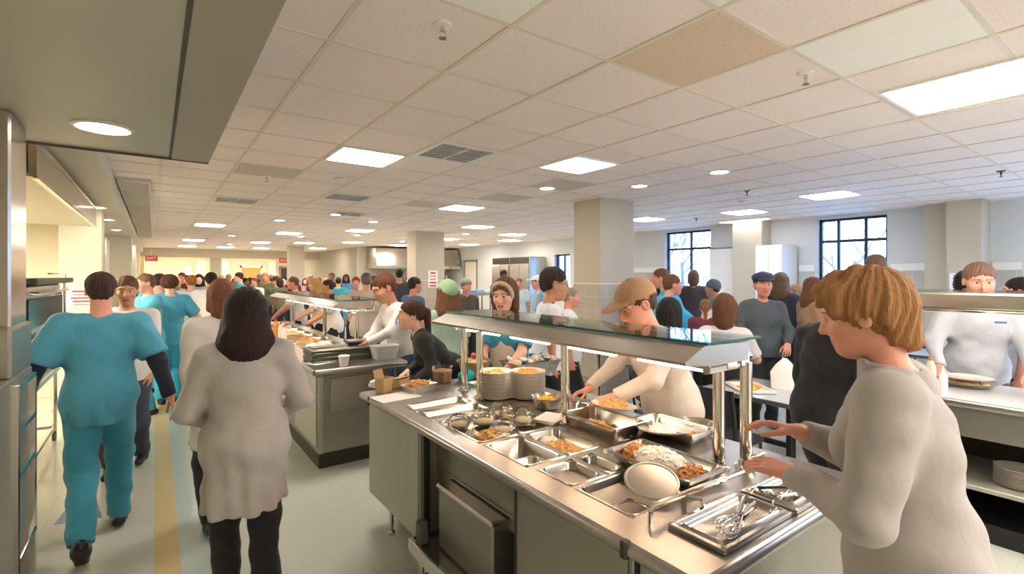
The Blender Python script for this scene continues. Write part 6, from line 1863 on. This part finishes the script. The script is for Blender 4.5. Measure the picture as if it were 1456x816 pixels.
pp(1030, 4.9, 'away@-6', 'brown ponytailed diner in white shirt seated with back turned', h=1.80, pelvis=(0, -.02, .59), legs=((.1, .42, .08), (-.1, .42, .08)), lean=4, top='tee', topc=(226, 222, 224), hair='bob', hairc=(104, 66, 40), skin='fair', female=True, arms=((.14, .36, .84), (-.14, .36, .84)), hs=1.18)
pp(1016, 6.3, 'away@-14', 'person in white jacket bent low over the table by the window', h=1.66, lean=52, top='jacket', topc=(232, 232, 242), hair='short', hairc=(70, 56, 50), skin='tan', girth=1.15, arms=((.16, .55, .84), (-.16, .55, .84)))
pp(1049, 7.1, 'left@-14', 'person in grey hooded top bent forward near the whiteboard', h=1.70, lean=34, top='sweater', topc=(104, 120, 134), hair='short+beanie:92,104,116', hairc=(60, 52, 48), skin='tan', girth=1.15, arms=((.16, .48, .88), (-.16, .48, .88)))
pp(1084, 5.65, 'cam@14', 'man in navy flat cap and dark grey sweater behind the near dining table', h=1.66, hs=1.25, girth=1.3, top='sweater', topc=(80, 90, 96), legc=(40, 40, 46), hair='short+flatcap:44,54,84', hairc=(90, 70, 60), skin='pink', arms=((.2, .25, 1.0), (-.2, .26, 1.0)), res='hi')
pp(1110, 6.7, 'away@-16', 'long brown-haired woman in dark top before the white locker', h=1.72, top='sweater', topc=(48, 48, 60), hair='long', hairc=(112, 84, 62), female=True)
pp(1133, 7.6, 'left', 'person in pink and white top near the white locker', h=1.55, top='tee', topc=(222, 190, 194), hair='bob', hairc=(150, 110, 80), female=True, skin='fair')
pp(1155, 5.6, 'right@30', 'long brown-haired woman in tan top near the three-pane window', h=1.66, top='sweater', topc=(176, 140, 106), hair='long', hairc=(116, 78, 52), female=True, skin='tan')
pp(1172, 2.85, 'right@44', 'person in black suit jacket, back turned, behind the blond coat wearer', h=1.66, lean=9, girth=1.05, hs=1.05, top='suit', topc=(26, 27, 29), legc=(28, 28, 32), hair='bald', hairc=(150, 110, 90), skin='pink', arms=((.2, .22, .95), (-.24, .1, .86)), res='hi', head=(-6, 12))
pp(1246, 5.2, 'away@30', 'tall brown-haired person whose head shows against the three-pane window', h=1.90, top='tee', topc=(90, 96, 110), hair='short', hairc=(120, 96, 80), skin='pink')
pp(1300, 1.34, 'left@-4', 'blond person in long pale coat at the end of the middle counter', h=1.695, lean=6, girth=1.04, hs=1.0, top='coat', topc=(168, 161, 156), legc=(60, 60, 66), hair='tousled', hairc=(168, 120, 74), skin='pink', head=(4, 14), arms=((.06, .30, 1.24), (-.12, .27, 1.16)), res='hi', curl=(.5, .35), fingers=((0, 1, .1), (0, 1, .05)), hem=.5, female=True)

# --- behind the chef counter
pp(1352, 4.75, 'right@10', 'dark-haired man in white shirt leaning beside the balding chef', h=1.70, hs=1.18, lean=8, top='tee', topc=(226, 226, 228), hair='short', hairc=(34, 28, 28), skin='tan', head=(0, 14), res='mid')
pp(1384, 3.95, 'cam@16', 'balding chef in white jacket with hands on the white counter', h=1.74, hs=1.2, girth=1.14, lean=6, top='jacket', topc=(184, 187, 194), legc=(70, 72, 80), hair='bald+beard' if False else 'short', hairc=(128, 96, 80), skin='pink', head=(-4, 10), arms=((.30, .30, .98), (-.24, .32, .99)), res='hi', xy=(5.42, 1.06),
   extra=patch((70, 120, 190), lambda c: c['Ch'] + c['Rt'] @ V(-.09, .178, .10), (.035, .008)))
pp(1322, 3.3, 'right@-14', 'dark-haired person in black top reaching toward the chef counter with green tongs', h=1.50, lean=12, top='tee', topc=(50, 44, 48), hair='short', hairc=(46, 32, 28), skin='pink', arms=((.10, .46, 1.02), (-.16, .44, 1.0)), xy=(4.80, 1.76))
pp(1455, 4.2, 'left', 'dark-haired person at the photo edge behind the chef counter', h=1.64, hs=1.1, top='tee', topc=(220, 224, 230), hair='short', hairc=(34, 28, 30), skin='pink')
pp(1436, 5.6, 'cam', 'person in white jacket behind the balding chef elbow', h=1.55, top='jacket', topc=(216, 220, 226), hair='short', hairc=(120, 90, 70), skin='fair')
# tray carried by the red-faced man
# ============================================================ LIGHT / WORLD ==
w = bpy.data.worlds.new('world'); sc.world = w
w.use_nodes = True
nt = w.node_tree
bg = nt.nodes['Background']
tc = nt.nodes.new('ShaderNodeTexCoord'); sp = nt.nodes.new('ShaderNodeSeparateXYZ')
nt.links.new(tc.outputs['Generated'], sp.inputs[0])
rp = nt.nodes.new('ShaderNodeValToRGB')
rp.color_ramp.elements[0].position = .45; rp.color_ramp.elements[0].color = lin((176, 196, 226))
rp.color_ramp.elements[1].position = .75; rp.color_ramp.elements[1].color = lin((150, 196, 255))
mr = nt.nodes.new('ShaderNodeMapRange'); mr.inputs['From Min'].default_value = -1; mr.inputs['From Max'].default_value = 1
nt.links.new(sp.outputs['Z'], mr.inputs['Value']); nt.links.new(mr.outputs['Result'], rp.inputs['Fac'])
nt.links.new(rp.outputs['Color'], bg.inputs['Color'])
bg.inputs['Strength'].default_value = 3.5
vs_ = sc.view_settings
sc.display_settings.display_device = 'sRGB'
vs_.view_transform = 'Standard'; vs_.look = 'None'; vs_.gamma = 1.0; vs_.use_curve_mapping = False
vs_.exposure = 2.12
sc.cycles.max_bounces = 8
sc.cycles.diffuse_bounces = 5
sc.cycles.glossy_bounces = 4
sc.cycles.transparent_max_bounces = 12
sc.cycles.sample_clamp_indirect = 6.0
sc.cycles.caustics_reflective = True
sc.cycles.blur_glossy = 1.0
sc.cycles.caustics_refractive = False
